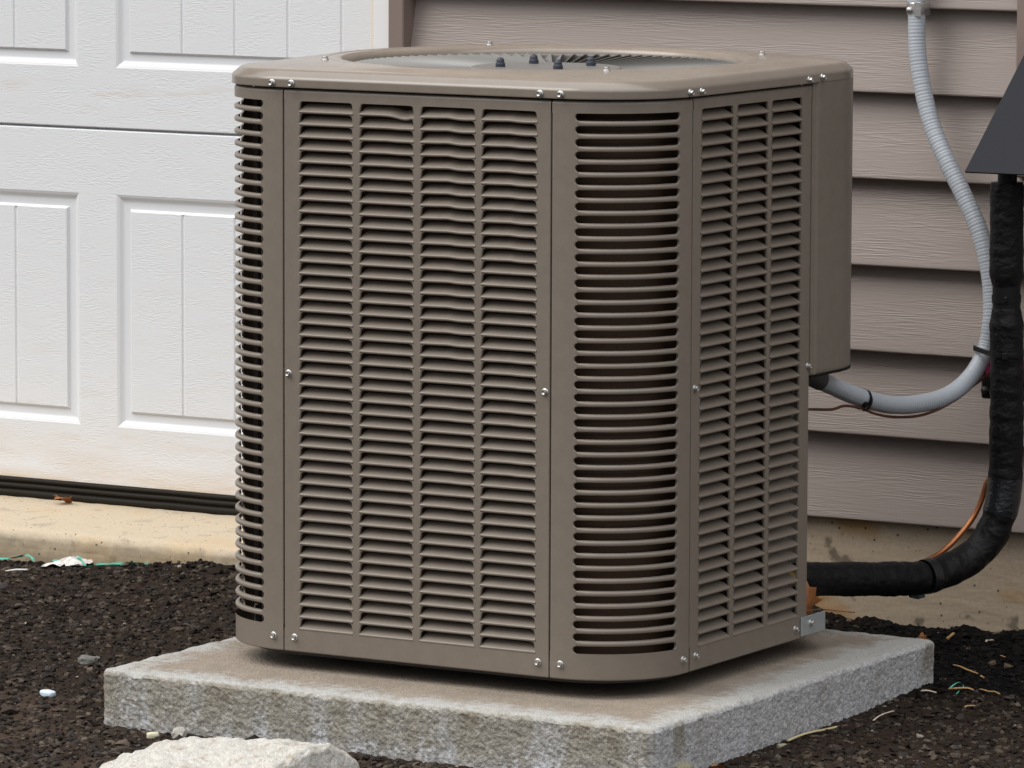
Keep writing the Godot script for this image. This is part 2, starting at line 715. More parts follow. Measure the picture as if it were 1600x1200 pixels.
	# inner posts behind the seams
	for q in [[-S, 0], [S, 0], [S, 1], [-S, 2]]:
		var pm := Mesher.new()
		if q[1] == 0:
			pm.box(Vector3(q[0] - 0.009, 0.028, A - 0.016), Vector3(q[0] + 0.009, 0.838, A - 0.0125))
		elif q[1] == 1:
			pm.box(Vector3(A - 0.016, 0.028, q[0] - 0.009), Vector3(A - 0.0125, 0.838, q[0] + 0.009))
		else:
			pm.box(Vector3(-A + 0.0125, 0.028, -q[0] - 0.009), Vector3(-A + 0.016, 0.838, -q[0] + 0.009))
		put("frame_post", pm, M.dark_metal, ac)
		var tb := Mesher.new()
		if q[1] == 0:
			tb.box(Vector3(q[0] - 0.007, 0.001, A - 0.0065), Vector3(q[0] + 0.007, 0.030, A - 0.005))
		elif q[1] == 1:
			tb.box(Vector3(A - 0.0065, 0.001, q[0] - 0.007), Vector3(A - 0.005, 0.030, q[0] + 0.007))
		else:
			tb.box(Vector3(-A + 0.005, 0.001, -q[0] - 0.007), Vector3(-A + 0.0065, 0.030, -q[0] + 0.007))
		put("clip", tb, M.galvanised, ac)

	# base pan, its galvanised corner and feet
	var bo := outline(A - 0.014, R - 0.01)
	var pan := Mesher.new()
	var prow := []
	for q in [[0.0, -0.0075], [0.0, 0.02], [0.003, 0.02], [0.003, -0.004]]:
		var row := PackedVector3Array()
		for p in outline(A - 0.022 - q[0], R - 0.01 - q[0]):
			var over := maxf(0.0, p.x - p.y - 0.520) * 0.5
			row.append(Vector3(p.x - over, q[1], p.y + over))
		prow.append(row)
	var inner := PackedVector3Array()
	for p in bo:
		inner.append(Vector3(p.x * 0.01, -0.004, p.y * 0.01))
	prow.append(inner)
	pan.grid(prow, true)
	put("base_pan", pan, M.dark_metal, ac)
	var br := Mesher.new()
	br.box(Vector3(A + 0.0008, 0.0035, -0.203), Vector3(A + 0.0026, 0.033, -0.123), 0.0006)
	br.quad(Vector3(A + 0.0026, 0.0335, -0.203), Vector3(A + 0.0024, 0.004, -0.203), Vector3(0.24, 0.004, -0.345), Vector3(0.24, 0.0335, -0.345))
	br.quad(Vector3(A + 0.001, 0.006, -0.2), Vector3(A + 0.001, 0.006, -0.125), Vector3(0.2, 0.006, -0.125), Vector3(0.25, 0.006, -0.36))
	put("corner_bracket", br, M.galvanised, ac)
	for f in [Vector2(0.24, 0.20), Vector2(-0.24, 0.20), Vector2(0.20, -0.2), Vector2(-0.24, -0.24)]:
		var ft := Mesher.new()
		ft.box(Vector3(f.x - 0.035, -0.0285, f.y - 0.022), Vector3(f.x + 0.035, -0.0078, f.y + 0.022), 0.003)
		put("foot", ft, M.rubber, ac)

	# cap with its round opening
	var cap := Mesher.new()
	var CA := A + 0.0045
	var CR := R + 0.0045
	var crow := []
	for q in [[0.005, 0.850], [0.0018, 0.8462], [0.0006, 0.8458], [0.0, 0.8468], [0.0003, 0.8486], [0.0003, 0.8562], [0.0006, 0.8580], [0.0016, 0.8600], [0.0034, 0.8620], [0.0085, 0.8664], [0.0125, 0.8694], [0.0150, 0.8708], [0.0180, 0.8717], [0.0210, 0.8722], [0.026, 0.8727]]:
		var row := PackedVector3Array()
		for p in outline(CA - q[0], CR - q[0]):
			row.append(Vector3(p.x, q[1], p.y))
		crow.append(row)
	var flat := outline(CA - 0.026, CR - 0.026)
	for s in [0.12, 0.3, 0.5, 0.7, 0.88, 1.0]:
		var row := PackedVector3Array()
		for p in flat:
			var cp := p.normalized() * 0.338
			var z := p.lerp(cp, s)
			row.append(Vector3(z.x, lerpf(0.8727, 0.8796, sin(s * PI / 2)), z.y))
		crow.append(row)
	for q in [[0.3345, 0.8795], [0.3322, 0.8780], [0.3300, 0.8780], [0.3280, 0.8792], [0.3200, 0.8797], [0.3130, 0.8785], [0.3075, 0.8755], [0.3045, 0.8715], [0.3030, 0.8670], [0.3020, 0.8500], [0.3060, 0.8200], [0.3200, 0.7900]]:
		var row := PackedVector3Array()
		for p in flat:
			var cp: Vector2 = p.normalized() * q[0]
			row.append(Vector3(cp.x, q[1], cp.y))
		crow.append(row)
	# upward faces lightened: overhead daylight put into the cap's colour
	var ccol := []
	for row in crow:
		var sky_lift := smoothstep(0.868, 0.8724, row[0].y)
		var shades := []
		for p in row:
			var patchy := clampf(sky_lift * (0.85 + 0.5 * n1.get_noise_2d(p.x * 7.0, p.z * 7.0)), 0.0, 1.0)
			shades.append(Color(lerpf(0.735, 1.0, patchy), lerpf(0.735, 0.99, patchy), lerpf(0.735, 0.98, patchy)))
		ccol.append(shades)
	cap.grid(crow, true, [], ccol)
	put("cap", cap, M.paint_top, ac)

	# radial grille
	var gr := Mesher.new()
	gr.lathe(PackedVector2Array([Vector2(0.3025, 0.8665), Vector2(0.2985, 0.8678), Vector2(0.294, 0.8672), Vector2(0.2925, 0.8655), Vector2(0.2925, 0.848)]), 96)
	gr.lathe(PackedVector2Array([Vector2(0.116, 0.845), Vector2(0.116, 0.8625), Vector2(0.1145, 0.8645), Vector2(0.111, 0.8655), Vector2(0.03, 0.8662), Vector2(0.0, 0.8662)]), 64)
	var grille := put("fan_grille", gr, M.grille, ac)
	var vm := Mesher.new()
	var top_e := []
	var bot_e := []
	var half := 0.0011
	for k in 9:
		var t := k / 8.0
		var r := lerpf(0.114, 0.2935, t)
		var sweep := 0.05 * sin(t * PI * 0.5)
		var yt2 := lerpf(0.8615, 0.8700, t)
		top_e.append([r, sweep - 0.036, yt2])
		bot_e.append([r, sweep + 0.036, yt2 - 0.0175])
	var vr := [PackedVector3Array(), PackedVector3Array(), PackedVector3Array(), PackedVector3Array()]
	for k in 9:
		var te: Array = top_e[k]
		var be: Array = bot_e[k]
		vr[0].append(Vector3(be[0] * cos(be[1] - 0.004), be[2], -be[0] * sin(be[1] - 0.004)))
		vr[1].append(Vector3(te[0] * cos(te[1] - 0.0032), te[2] - 0.0008, -te[0] * sin(te[1] - 0.0032)))
		vr[2].append(Vector3(te[0] * cos(te[1]), te[2], -te[0] * sin(te[1])))
		vr[3].append(Vector3(be[0] * cos(be[1]), be[2], -be[0] * sin(be[1])))
	vm.grid([vr[0], vr[1]])
	vm.grid([vr[1], vr[2]])
	vm.grid([vr[2], vr[3]])
	var vmesh := vm.mesh()
	for k in 98:
		put("vane", vmesh, M.grille, grille, Transform3D(Basis(Vector3.UP, TAU * k / 98.0), Vector3.ZERO))
	# motor and fan below the grille
	var mo := Mesher.new()
	mo.lathe(PackedVector2Array([Vector2(0.0, 0.66), Vector2(0.07, 0.66), Vector2(0.075, 0.67), Vector2(0.075, 0.83), Vector2(0.07, 0.842), Vector2(0.0, 0.842)]), 32)
	put("motor", mo, M.dark_metal, ac)
	for k in 4:
		var fb := Mesher.new()
		var fr := []
		for j in 7:
			var t := j / 6.0
			var r := lerpf(0.06, 0.285, t)
			var row := PackedVector3Array()
			for i in 5:
				var an := (i / 4.0 - 0.5) * lerpf(0.7, 0.95, t)
				row.append(Vector3(r * cos(an), 0.74 + 0.05 * (i / 4.0 - 0.5), r * sin(an)))
			fr.append(row)
		fb.grid(fr)
		put("fan_blade", fb, M.dark_metal, ac, Transform3D(Basis(Vector3.UP, TAU * k / 4.0 + 0.4), Vector3.ZERO))

	# rubber capped motor bolts
	var nut := Mesher.new()
	nut.lathe(PackedVector2Array([Vector2(0.0075, 0.0), Vector2(0.0075, 0.0058), Vector2(0.0071, 0.0064), Vector2(0.0062, 0.0068), Vector2(0.0062, 0.0105), Vector2(0.0056, 0.0132), Vector2(0.0042, 0.0154), Vector2(0.002, 0.0167), Vector2(0.0, 0.017)]), 18)
	var nut_m := nut.mesh()
	for q in [Vector2(-0.069, 0.018), Vector2(-0.018, -0.069), Vector2(0.018, 0.069), Vector2(0.069, -0.018)]:
		put("bolt_cap", nut_m, M.navy, ac, Transform3D(Basis.from_scale(Vector3(1, 0.84, 1)), Vector3(0.8626 * q.x + 0.506 * q.y, 0.866, -0.506 * q.x + 0.8626 * q.y)))

	# hex washer head screws
	var sc := Mesher.new()
	sc.lathe(PackedVector2Array([Vector2(0.0058, -0.001), Vector2(0.0058, 0.0008), Vector2(0.0052, 0.0014), Vector2(0.0041, 0.0018)]), 20)
	sc.lathe(PackedVector2Array([Vector2(0.0041, 0.0016), Vector2(0.0040, 0.0046), Vector2(0.0034, 0.0054)]), 6)
	sc.lathe(PackedVector2Array([Vector2(0.0034, 0.0054), Vector2(0.0026, 0.0053), Vector2(0.0022, 0.0046), Vector2(0.0, 0.0044)]), 12)
	var sm := sc.mesh()
	var t := 0.0169
	for x in [-S - t, -S + t, S - t, S + t]:
		var p := on(3 if x < -C else (2 if x > C else 0), absf(x) - C if absf(x) > C else x, 0.8522, 0.0045)
		screw_at(ac, sm, p, Vector3(signf(x) * maxf(0.0, absf(x) - C) * 7.0, 0, 1))
	screw_at(ac, sm, Vector3(A + 0.0045, 0.8522, S - t), Vector3.RIGHT)
	screw_at(ac, sm, Vector3(A + 0.0043, 0.8522, S + t), Vector3(1, 0, 0.04))
	screw_at(ac, sm, Vector3(A + 0.0045, 0.8518, -0.128), Vector3.RIGHT)
	screw_at(ac, sm, Vector3(A + 0.0045, 0.8535, -0.171), Vector3.RIGHT)
	for x in [-S - 0.0185, -S + 0.019, S - 0.019, S + 0.0185]:
		var p := on(3 if x < -C else (2 if x > C else 0), absf(x) - C if absf(x) > C else x, 0.022, 0.0)
		screw_at(ac, sm, p, Vector3(signf(x) * maxf(0.0, absf(x) - C) * 7.0, 0, 1))
	screw_at(ac, sm, Vector3(A, 0.022, S - 0.019), Vector3.RIGHT)
	screw_at(ac, sm, on(2, lc + C - S - 0.0185, 0.0215, 0.0), Vector3(1, 0, 0.03))
	screw_at(ac, sm, Vector3(A, 0.017, -0.108), Vector3.RIGHT)
	screw_at(ac, sm, Vector3(A + 0.0026, 0.0205, -0.154), Vector3.RIGHT)
	screw_at(ac, sm, Vector3(-S + 0.009, 0.4195, A), Vector3.BACK)
	screw_at(ac, sm, Vector3(S - 0.009, 0.4195, A), Vector3.BACK)
	screw_at(ac, sm, Vector3(A, 0.4185, S - 0.011), Vector3.RIGHT)
	screw_at(ac, sm, Vector3(A, 0.4165, -0.1405), Vector3.RIGHT)
	for q in [Vector2(1, 1), Vector2(-1, 1), Vector2(1, -1), Vector2(-1, -1)]:
		screw_at(ac, sm, Vector3(q.x * 0.243, 0.8796, q.y * 0.243), Vector3.UP)


# ---------------------------------------------------------------- the house
func build_house() -> void:
	var house := thing("house", "house wall of lapped brown siding over a concrete foundation, with a white garage door", "house", Vector3(0, 0, -0.82))
	house.position = Vector3.ZERO
	var lap := 0.1417
	for k in 12:
		var y0 := 0.0775 + (k) * lap
		var m := Mesher.new()
		var x0 := -0.7475
		var x1 := 2.6
		var z := -0.82
		var prof := [[y0 + lap + 0.012, z - 0.0300], [y0 + lap - 0.02, z - 0.0255], [y0 + 0.0065, z - 0.0008], [y0 + 0.0035, z], [y0 + 0.0014, z - 0.0003], [y0 + 0.0002, z - 0.0016], [y0, z - 0.004], [y0 + 0.0015, z - 0.031]]
		var rows := []
		var uvs := []
		var du := rng.randf() * 0.35
		var dv := (k % 3) * 0.33
		for q in prof:
			var row := PackedVector3Array()
			var uu := []
			for c in 9:
				var x := lerpf(x0, x1, c / 8.0)
				var sag := 0.0012 * sin(x * 2.1 + k * 1.7)
				row.append(Vector3(x, q[0] + sag, q[1]))
				uu.append(Vector2((x + 0.75) / 2.4 * 0.65 + du, dv + (q[0] - y0) / 0.47))
			rows.append(row)
			uvs.append(uu)
		m.grid(rows, false, uvs)
		put("siding_board", m, M.siding, house)
	# board that stays behind the laps
	var bk := Mesher.new()
	bk.box(Vector3(-0.7475, 0.06, -0.96), Vector3(2.6, 1.9, -0.853))
	put("sheathing", bk, M.dark_metal, house)
	# corner trim beside the garage
	var tr := Mesher.new()
	tr.box(Vector3(-0.7785, -0.02, -0.95), Vector3(-0.7475, 1.95, -0.8040), 0.002)
	put("corner_trim", tr, M.trim, house)
	# trim block behind the pipe hood
	var tb := Mesher.new()
	tb.box(Vector3(0.4075, 0.66, -0.842), Vector3(0.615, 1.02, -0.806), 0.003)
	put("trim_block", tb, M.trim, house)
	# white jamb
	var jb := Mesher.new()
	jb.box(Vector3(-0.8165, -0.03, -0.985), Vector3(-0.7790, 1.95, -0.8175), 0.002)
	put("door_jamb", jb, M.white_trim, house)
	var st := Mesher.new()
	st.box(Vector3(-0.8420, -0.03, -0.944), Vector3(-0.8170, 1.95, -0.846), 0.003)
	put("door_stop", st, M.cream, house)
	# foundation
	var fd := Mesher.new()
	var fr := []
	var fu := []
	for r in 9:
		var y := lerpf(0.082, -0.26, r / 8.0)
		var row := PackedVector3Array()
		var uu := []
		for c in 120:
			var x := lerpf(-0.79, 2.6, c / 119.0)
			row.append(Vector3(x, y, -0.838 + 0.0022 * n2.get_noise_2d(x * 60, y * 60)))
			uu.append(Vector2((x + 0.8) / 1.7, -y / 0.425))
		fr.append(row)
		fu.append(uu)
	fd.grid(fr, false, fu)
	fd.quad(Vector3(-0.79, 0.082, -0.838), Vector3(2.6, 0.082, -0.838), Vector3(2.6, 0.082, -0.95), Vector3(-0.79, 0.082, -0.95))
	fd.quad(Vector3(-0.79, 0.082, -0.95), Vector3(-0.79, 0.082, -0.838), Vector3(-0.79, -0.26, -0.838), Vector3(-0.79, -0.26, -0.95))
	put("foundation", fd, M.foundation, house)
	# wall above and beyond
	var up := Mesher.new()
	up.box(Vector3(-4.2, 1.95, -1.1), Vector3(2.6, 3.0, -0.83), 0.0)
	put("upper_wall", up, M.trim, house)
	var eave := Mesher.new()
	eave.box(Vector3(-4.4, 3.0, -1.1), Vector3(2.8, 3.1, -0.45), 0.0)
	put("eave", eave, M.white_trim, house)

	# garage door
	var gd := holder("garage_door", house)
	var z0 := -0.95
	var secs := [[0.0055, 0.6545, 0.1140, 0.5385, M.door_low], [0.6585, 1.3095, 0.7680, 1.1925, M.door_high]]
	for s in secs:
		var m := Mesher.new()
		var xs := [[-2.8555, -2.2330], [-2.1505, -1.5275], [-1.4455, -0.8225]]
		var y0: float = s[0]; var y1: float = s[1]; var p0: float = s[2]; var p1: float = s[3]
		# rails and stiles
		flat_rect(m, -3.0, -0.79, p1, y1 - 0.002, z0)
		flat_rect(m, -3.0, -0.79, y0 + 0.002, p0, z0)
		var px := -3.0
		for q in xs:
			flat_rect(m, px, q[0], p0, p1, z0)
			px = q[1]
		flat_rect(m, px, -0.79, p0, p1, z0)
		# rounded meeting edges
		m.grid([PackedVector3Array([Vector3(-3.0, y1 - 0.002, z0), Vector3(-0.79, y1 - 0.002, z0)]), PackedVector3Array([Vector3(-3.0, y1, z0 - 0.003), Vector3(-0.79, y1, z0 - 0.003)]), PackedVector3Array([Vector3(-3.0, y1, z0 - 0.03), Vector3(-0.79, y1, z0 - 0.03)])], false, door_uv([y1, y1, y1]))
		m.grid([PackedVector3Array([Vector3(-3.0, y0, z0 - 0.03), Vector3(-0.79, y0, z0 - 0.03)]), PackedVector3Array([Vector3(-3.0, y0, z0 - 0.003), Vector3(-0.79, y0, z0 - 0.003)]), PackedVector3Array([Vector3(-3.0, y0 + 0.002, z0), Vector3(-0.79, y0 + 0.002, z0)])], false, door_uv([y0, y0, y0]))
		var sec := put("door_section", m, s[4], gd)
		# moulded frames round each panel and its raised planks (kept with the section they are pressed from)
		for q in xs:
			var mm := Mesher.new()
			var ff := Mesher.new()
			var prof := [[0.0, 0.0], [0.0015, -0.0006], [0.0032, -0.0012], [0.0045, -0.0014], [0.0070, -0.0032], [0.0100, -0.0055], [0.0125, -0.0064], [0.0145, -0.0066], [0.0255, -0.0070], [0.0270, -0.0064], [0.0292, -0.0030], [0.0305, -0.0022]]
			var prow := []
			var puv := []
			for pr in prof:
				var i: float = pr[0]
				var d: float = pr[1]
				var cs := [Vector3(q[0] + i, p1 - i, z0 + d), Vector3(q[1] - i, p1 - i, z0 + d), Vector3(q[1] - i, p0 + i, z0 + d), Vector3(q[0] + i, p0 + i, z0 + d)]
				prow.append(cs)
			for e in 4:
				var er := []
				var eu := []
				for cs in prow:
					var a: Vector3 = cs[e]
					var b: Vector3 = cs[(e + 1) % 4]
					er.append(PackedVector3Array([a, b]))
					eu.append([door_uv1(a.x, a.y), door_uv1(b.x, b.y)])
				mm.grid(er, false, eu)
			var fx0: float = q[0] + 0.0305
			var fx1: float = q[1] - 0.0305
			var zf := z0 - 0.0022
			var w := (fx1 - fx0) / 5.0
			var fy0 := p0 + 0.0305
			var fy1 := p1 - 0.0305
			for k in 5:
				var a := fx0 + k * w + (0.0038 if k else 0.0)
				var b := fx0 + (k + 1) * w - (0.0038 if k < 4 else 0.0)
				flat_rect(ff, a, b, fy0, fy1, zf)
				if k < 4:
					var g := b + 0.0038
					for h in [[b, zf, g - 0.0012, zf - 0.0020], [g - 0.0012, zf - 0.0020, g + 0.0012, zf - 0.0020], [g + 0.0012, zf - 0.0020, g + 0.0038, zf]]:
						ff.grid([PackedVector3Array([Vector3(h[0], fy1, h[1]), Vector3(h[2], fy1, h[3])]), PackedVector3Array([Vector3(h[0], fy0, h[1]), Vector3(h[2], fy0, h[3])])], false, [[door_uv1(h[0], fy1), door_uv1(h[2], fy1)], [door_uv1(h[0], fy0), door_uv1(h[2], fy0)]])
			put("moulding", mm, M.door_smooth, gd)
			put("raised_panel", ff, s[4], gd)
	var core := Mesher.new()
	core.box(Vector3(-3.0, 0.012, -1.0), Vector3(-0.79, 1.95, -0.966))
	put("door_core", core, M.white_trim, gd)
	# rubber seal along the foot: ribs
	var sl := Mesher.new()
	var srow := []
	for q in [[0.0065, -0.953], [0.0062, -0.9475], [0.0025, -0.9462], [-0.0005, -0.9475], [-0.0012, -0.9515], [-0.0040, -0.9520], [-0.0060, -0.9475], [-0.0100, -0.9465], [-0.0125, -0.9490], [-0.0135, -0.9530], [-0.0160, -0.9535], [-0.0180, -0.9490], [-0.0225, -0.9475], [-0.0275, -0.9490], [-0.0310, -0.9540], [-0.0315, -0.9700]]:
		var row := PackedVector3Array()
		for c in 30:
			var x := lerpf(-3.0, -0.79, c / 29.0)
			row.append(Vector3(x, q[0] + 0.0008 * n1.get_noise_2d(x * 30, 3), q[1]))
		srow.append(row)
	sl.grid(srow)
	put("bottom_seal", sl, M.seal, gd)


func door_uv1(x: float, y: float) -> Vector2:
	return Vector2((x + 2.2) / 1.5, (0.68 - y) / 0.68)


func door_uv(ys: Array) -> Array:
	var out := []
	for y in ys:
		out.append([door_uv1(-3.0, y), door_uv1(-0.79, y)])
	return out


func flat_rect(m: Mesher, x0: float, x1: float, y0: float, y1: float, z: float) -> void:
	m.grid([PackedVector3Array([Vector3(x0, y1, z), Vector3(x1, y1, z)]), PackedVector3Array([Vector3(x0, y0, z), Vector3(x1, y0, z)])], false, [[door_uv1(x0, y1), door_uv1(x1, y1)], [door_uv1(x0, y0), door_uv1(x1, y0)]])


# ---------------------------------------------------------------- ground
func ground_y(x: float, z: float) -> float:
	var y := -0.1125 + 0.014 * smoothstep(0.4, -0.7, z)
	y += 0.0045 * n1.get_noise_2d(x * 3.0, z * 3.0)
	# soil heaped along the foot of the slab
	y += 0.025 * smoothstep(-1.45, -1.02, x) * smoothstep(-0.36, -0.66, z) * smoothstep(-0.55, -0.8, x) * (1.0 + 0.5 * n1.get_noise_2d(x * 12.0, z * 12.0))
	# loose soil banked against the foundation
	var bank := smoothstep(-0.60, -0.83, z) * smoothstep(-0.2, 0.12, x)
	y += bank * (0.010 + 0.014 * n1.get_noise_2d(x * 9.0 + 7.0, z * 9.0))
	var soil := smoothstep(0.15, 0.42, x + 0.25 * n1.get_noise_2d(x * 2.0, z * 2.0 + 9.0)) * smoothstep(-0.15, -0.45, z)
	y += soil * 0.005 * (1.0 + n2.get_noise_2d(x * 22.0, z * 22.0))
	return y


func soil_share(x: float, z: float) -> float:
	var a := smoothstep(0.05, 0.3, x + 0.1 * n1.get_noise_2d(x * 6.0, z * 6.0)) * smoothstep(-0.20, -0.38, z + 0.1 * n1.get_noise_2d(x * 6.0 + 50, z * 6.0))
	return clampf(a + 0.6 * smoothstep(-0.60, -0.7, z), 0.0, 1.0)


func build_ground() -> void:
	var far := PlaneMesh.new()
	far.size = Vector2(240, 240)
	var fm := put("ground", far, M.earth, self, Transform3D(Basis(), Vector3(0, -0.128, 60)))
	fm.set_meta("kind", "structure")
	var x0 := -2.3; var x1 := 1.7; var z0 := -0.84; var z1 := 1.75
	var step := 0.0066
	var nx := int((x1 - x0) / step)
	var nz := int((z1 - z0) / step)
	var v := PackedVector3Array(); var nn := PackedVector3Array(); var cc := PackedColorArray(); var ix := PackedInt32Array(); var uv := PackedVector2Array()
	v.resize(nx * nz); nn.resize(nx * nz); cc.resize(nx * nz); uv.resize(nx * nz)
	var cell := noise(31, 1.0, 2, FastNoiseLite.TYPE_CELLULAR)
	cell.fractal_octaves = 1
	for j in nz:
		for i in nx:
			var x := x0 + i * step
			var z := z0 + j * step
			var s := soil_share(x, z)
			var b := cell.get_noise_2d(x * 62.0, z * 62.0)
			var f := n2.get_noise_2d(x * 110.0, z * 110.0)
			var y := ground_y(x, z) - 0.0055 * (b + 0.5) + 0.0026 * f + s * 0.004 * n2.get_noise_2d(x * 60.0 + 11, z * 60.0)
			var k := j * nx + i
			v[k] = Vector3(x, y, z)
			uv[k] = Vector2(x, z)
			var red := smoothstep(0.0, 0.5, n1.get_noise_2d(x * 4.0 + 20, z * 4.0)) * smoothstep(0.1, 0.6, z)
			var c := Vector3(0.0140, 0.0102, 0.0080).lerp(Vector3(0.048, 0.033, 0.024), clampf(red + 0.35 + f * 0.5, 0, 1))
			c = c * (0.75 + 0.5 * clampf(-b, 0.0, 1.0))
			c = c.lerp(Vector3(0.0062, 0.0048, 0.0040), s)
			cc[k] = Color(c.x, c.y, c.z)
	for j in nz:
		for i in nx:
			var a := v[j * nx + maxi(i - 1, 0)]
			var b := v[j * nx + mini(i + 1, nx - 1)]
			var c := v[maxi(j - 1, 0) * nx + i]
			var d := v[mini(j + 1, nz - 1) * nx + i]
			nn[j * nx + i] = (d - c).cross(b - a).normalized()
	ix.resize((nx - 1) * (nz - 1) * 6)
	var w := 0
	for j in nz - 1:
		for i in nx - 1:
			var a := j * nx + i
			ix[w] = a; ix[w + 1] = a + 1; ix[w + 2] = a + nx + 1; ix[w + 3] = a; ix[w + 4] = a + nx + 1; ix[w + 5] = a + nx
			w += 6
	var g := put("gravel_ground", Mesher.build_mesh(v, nn, uv, cc, ix), M.ground, self)
	g.set_meta("kind", "structure")
	# loose chips and crumbs
	var rocks := []
	for k in 3:
		rocks.append(pebble_mesh(100 + k, 0.35))
	var sets := [[], [], []]
	for k in 88000:
		var x := rng.randf_range(-2.2, 1.5)
		var z := rng.randf_range(-0.83, 1.7)
		if x > -0.46 and x < 0.49 and z > -0.40 and z < 0.53:
			continue
		if x < -0.8 and z < -0.69:
			continue
		var s := soil_share(x, z)
		var r := 0.0018 + 0.0050 * pow(rng.randf(), 2.4)
		if rng.randf() < 0.03:
			r *= 1.3 + 0.9 * rng.randf()
		var b := Basis(Vector3.UP, rng.randf() * TAU) * Basis(Vector3(rng.randf() - 0.5, 0, rng.randf() - 0.5).normalized(), rng.randf() * 0.5)
		b = b.scaled_local(Vector3(r * rng.randf_range(0.8, 1.6), r * rng.randf_range(0.45, 0.8), r))
		var y := ground_y(x, z) + r * 0.15 + rng.randf_range(-0.001, 0.002)
		var c := Color(0.0195, 0.0145, 0.0112)
		var q := rng.randf()
		if q < 0.30:
			c = Color(0.062, 0.048, 0.036)
		elif q < 0.42:
			c = Color(0.034, 0.029, 0.026)
		elif q < 0.455:
			c = Color(0.095, 0.074, 0.054)
		elif q < 0.458:
			c = Color(0.30, 0.26, 0.22)
		c = c * rng.randf_range(0.65, 1.25)
		if s > rng.randf():
			c = Color(0.0075, 0.006, 0.0052) * rng.randf_range(0.6, 1.7)
			if rng.randf() < 0.02:
				c = Color(0.10, 0.075, 0.05)
		c.a = 1.0
		sets[k % 3].append([Transform3D(b, Vector3(x, y, z)), c])
	for k in 3:
		var mmi := MultiMeshInstance3D.new()
		var mm := MultiMesh.new()
		mm.transform_format = MultiMesh.TRANSFORM_3D
		mm.use_colors = true
		mm.mesh = rocks[k]
		mm.instance_count = sets[k].size()
		for i in sets[k].size():
			mm.set_instance_transform(i, sets[k][i][0])
			mm.set_instance_color(i, sets[k][i][1])
		mmi.multimesh = mm
		mmi.material_override = M.chip
		mmi.name = numbered("gravel", self)
		mmi.set_meta("kind", "stuff")
		add_child(mmi, true)


func pebble_mesh(seed_: int, rough: float) -> ArrayMesh:
	var r := RandomNumberGenerator.new()
	r.seed = seed_
	var t := (1.0 + sqrt(5.0)) / 2.0
	var p := [Vector3(-1, t, 0), Vector3(1, t, 0), Vector3(-1, -t, 0), Vector3(1, -t, 0), Vector3(0, -1, t), Vector3(0, 1, t), Vector3(0, -1, -t), Vector3(0, 1, -t), Vector3(t, 0, -1), Vector3(t, 0, 1), Vector3(-t, 0, -1), Vector3(-t, 0, 1)]
	var f := [0, 11, 5, 0, 5, 1, 0, 1, 7, 0, 7, 10, 0, 10, 11, 1, 5, 9, 5, 11, 4, 11, 10, 2, 10, 7, 6, 7, 1, 8, 3, 9, 4, 3, 4, 2, 3, 2, 6, 3, 6, 8, 3, 8, 9, 4, 9, 5, 2, 4, 11, 6, 2, 10, 8, 6, 7, 9, 8, 1]
	for k in 12:
		p[k] = p[k].normalized() * (1.0 + rough * (r.randf() - 0.5) * 2.0)
	var m := Mesher.new()
	for k in range(0, f.size(), 3):
		m.tri(p[f[k]], p[f[k + 2]], p[f[k + 1]])
	var am := m.mesh()
	var arr := am.surface_get_arrays(0)
	var white := PackedColorArray()
	white.resize(arr[Mesh.ARRAY_VERTEX].size())
	white.fill(Color.WHITE)
	arr[Mesh.ARRAY_COLOR] = white
	var out := ArrayMesh.new()
	out.add_surface_from_arrays(Mesh.PRIMITIVE_TRIANGLES, arr)
	return out


func build_slab() -> void:
	# concrete apron in front of the garage door
	var m := Mesher.new()
	var rows := []
	var uvs := []
	var cols := []
	for q in [[-1.05, -0.0285], [-0.95, -0.0300], [-0.80, -0.0352], [-0.70, -0.0400], [-0.688, -0.0415], [-0.680, -0.0455], [-0.676, -0.0520], [-0.675, -0.0600], [-0.6755, -0.0720], [-0.6720, -0.0745], [-0.6700, -0.09], [-0.668, -0.15]]:
		var row := PackedVector3Array()
		var uu := []
		var cl := []
		for c in 400:
			var x := lerpf(-3.0, -0.62, c / 399.0)
			var e: float = smoothstep(-0.035, -0.05, q[1])
			row.append(Vector3(x, q[1] + 0.0014 * n1.get_noise_2d(x * 14, q[0] * 40), q[0] - 0.02 * (x + 1.2) * 0.4 + e * 0.003 * n2.get_noise_2d(x * 40, q[1] * 90)))
			uu.append(Vector2(x, q[0] - q[1]))
			var f: float = smoothstep(-0.05, -0.073, q[1]) + 0.35 * n1.get_noise_2d(x * 9.0, q[1] * 60.0) * smoothstep(-0.04, -0.05, q[1])
			var tint := Vector3(1, 1, 1).lerp(Vector3(0.50, 0.47, 0.42), clampf(f, 0.0, 1.0))
			cl.append(Color(tint.x, tint.y, tint.z))
		rows.append(row)
		uvs.append(uu)
		cols.append(cl)
	m.grid(rows, false, uvs, cols)
	put("concrete_slab", m, M.slab, self).set_meta("kind", "structure")


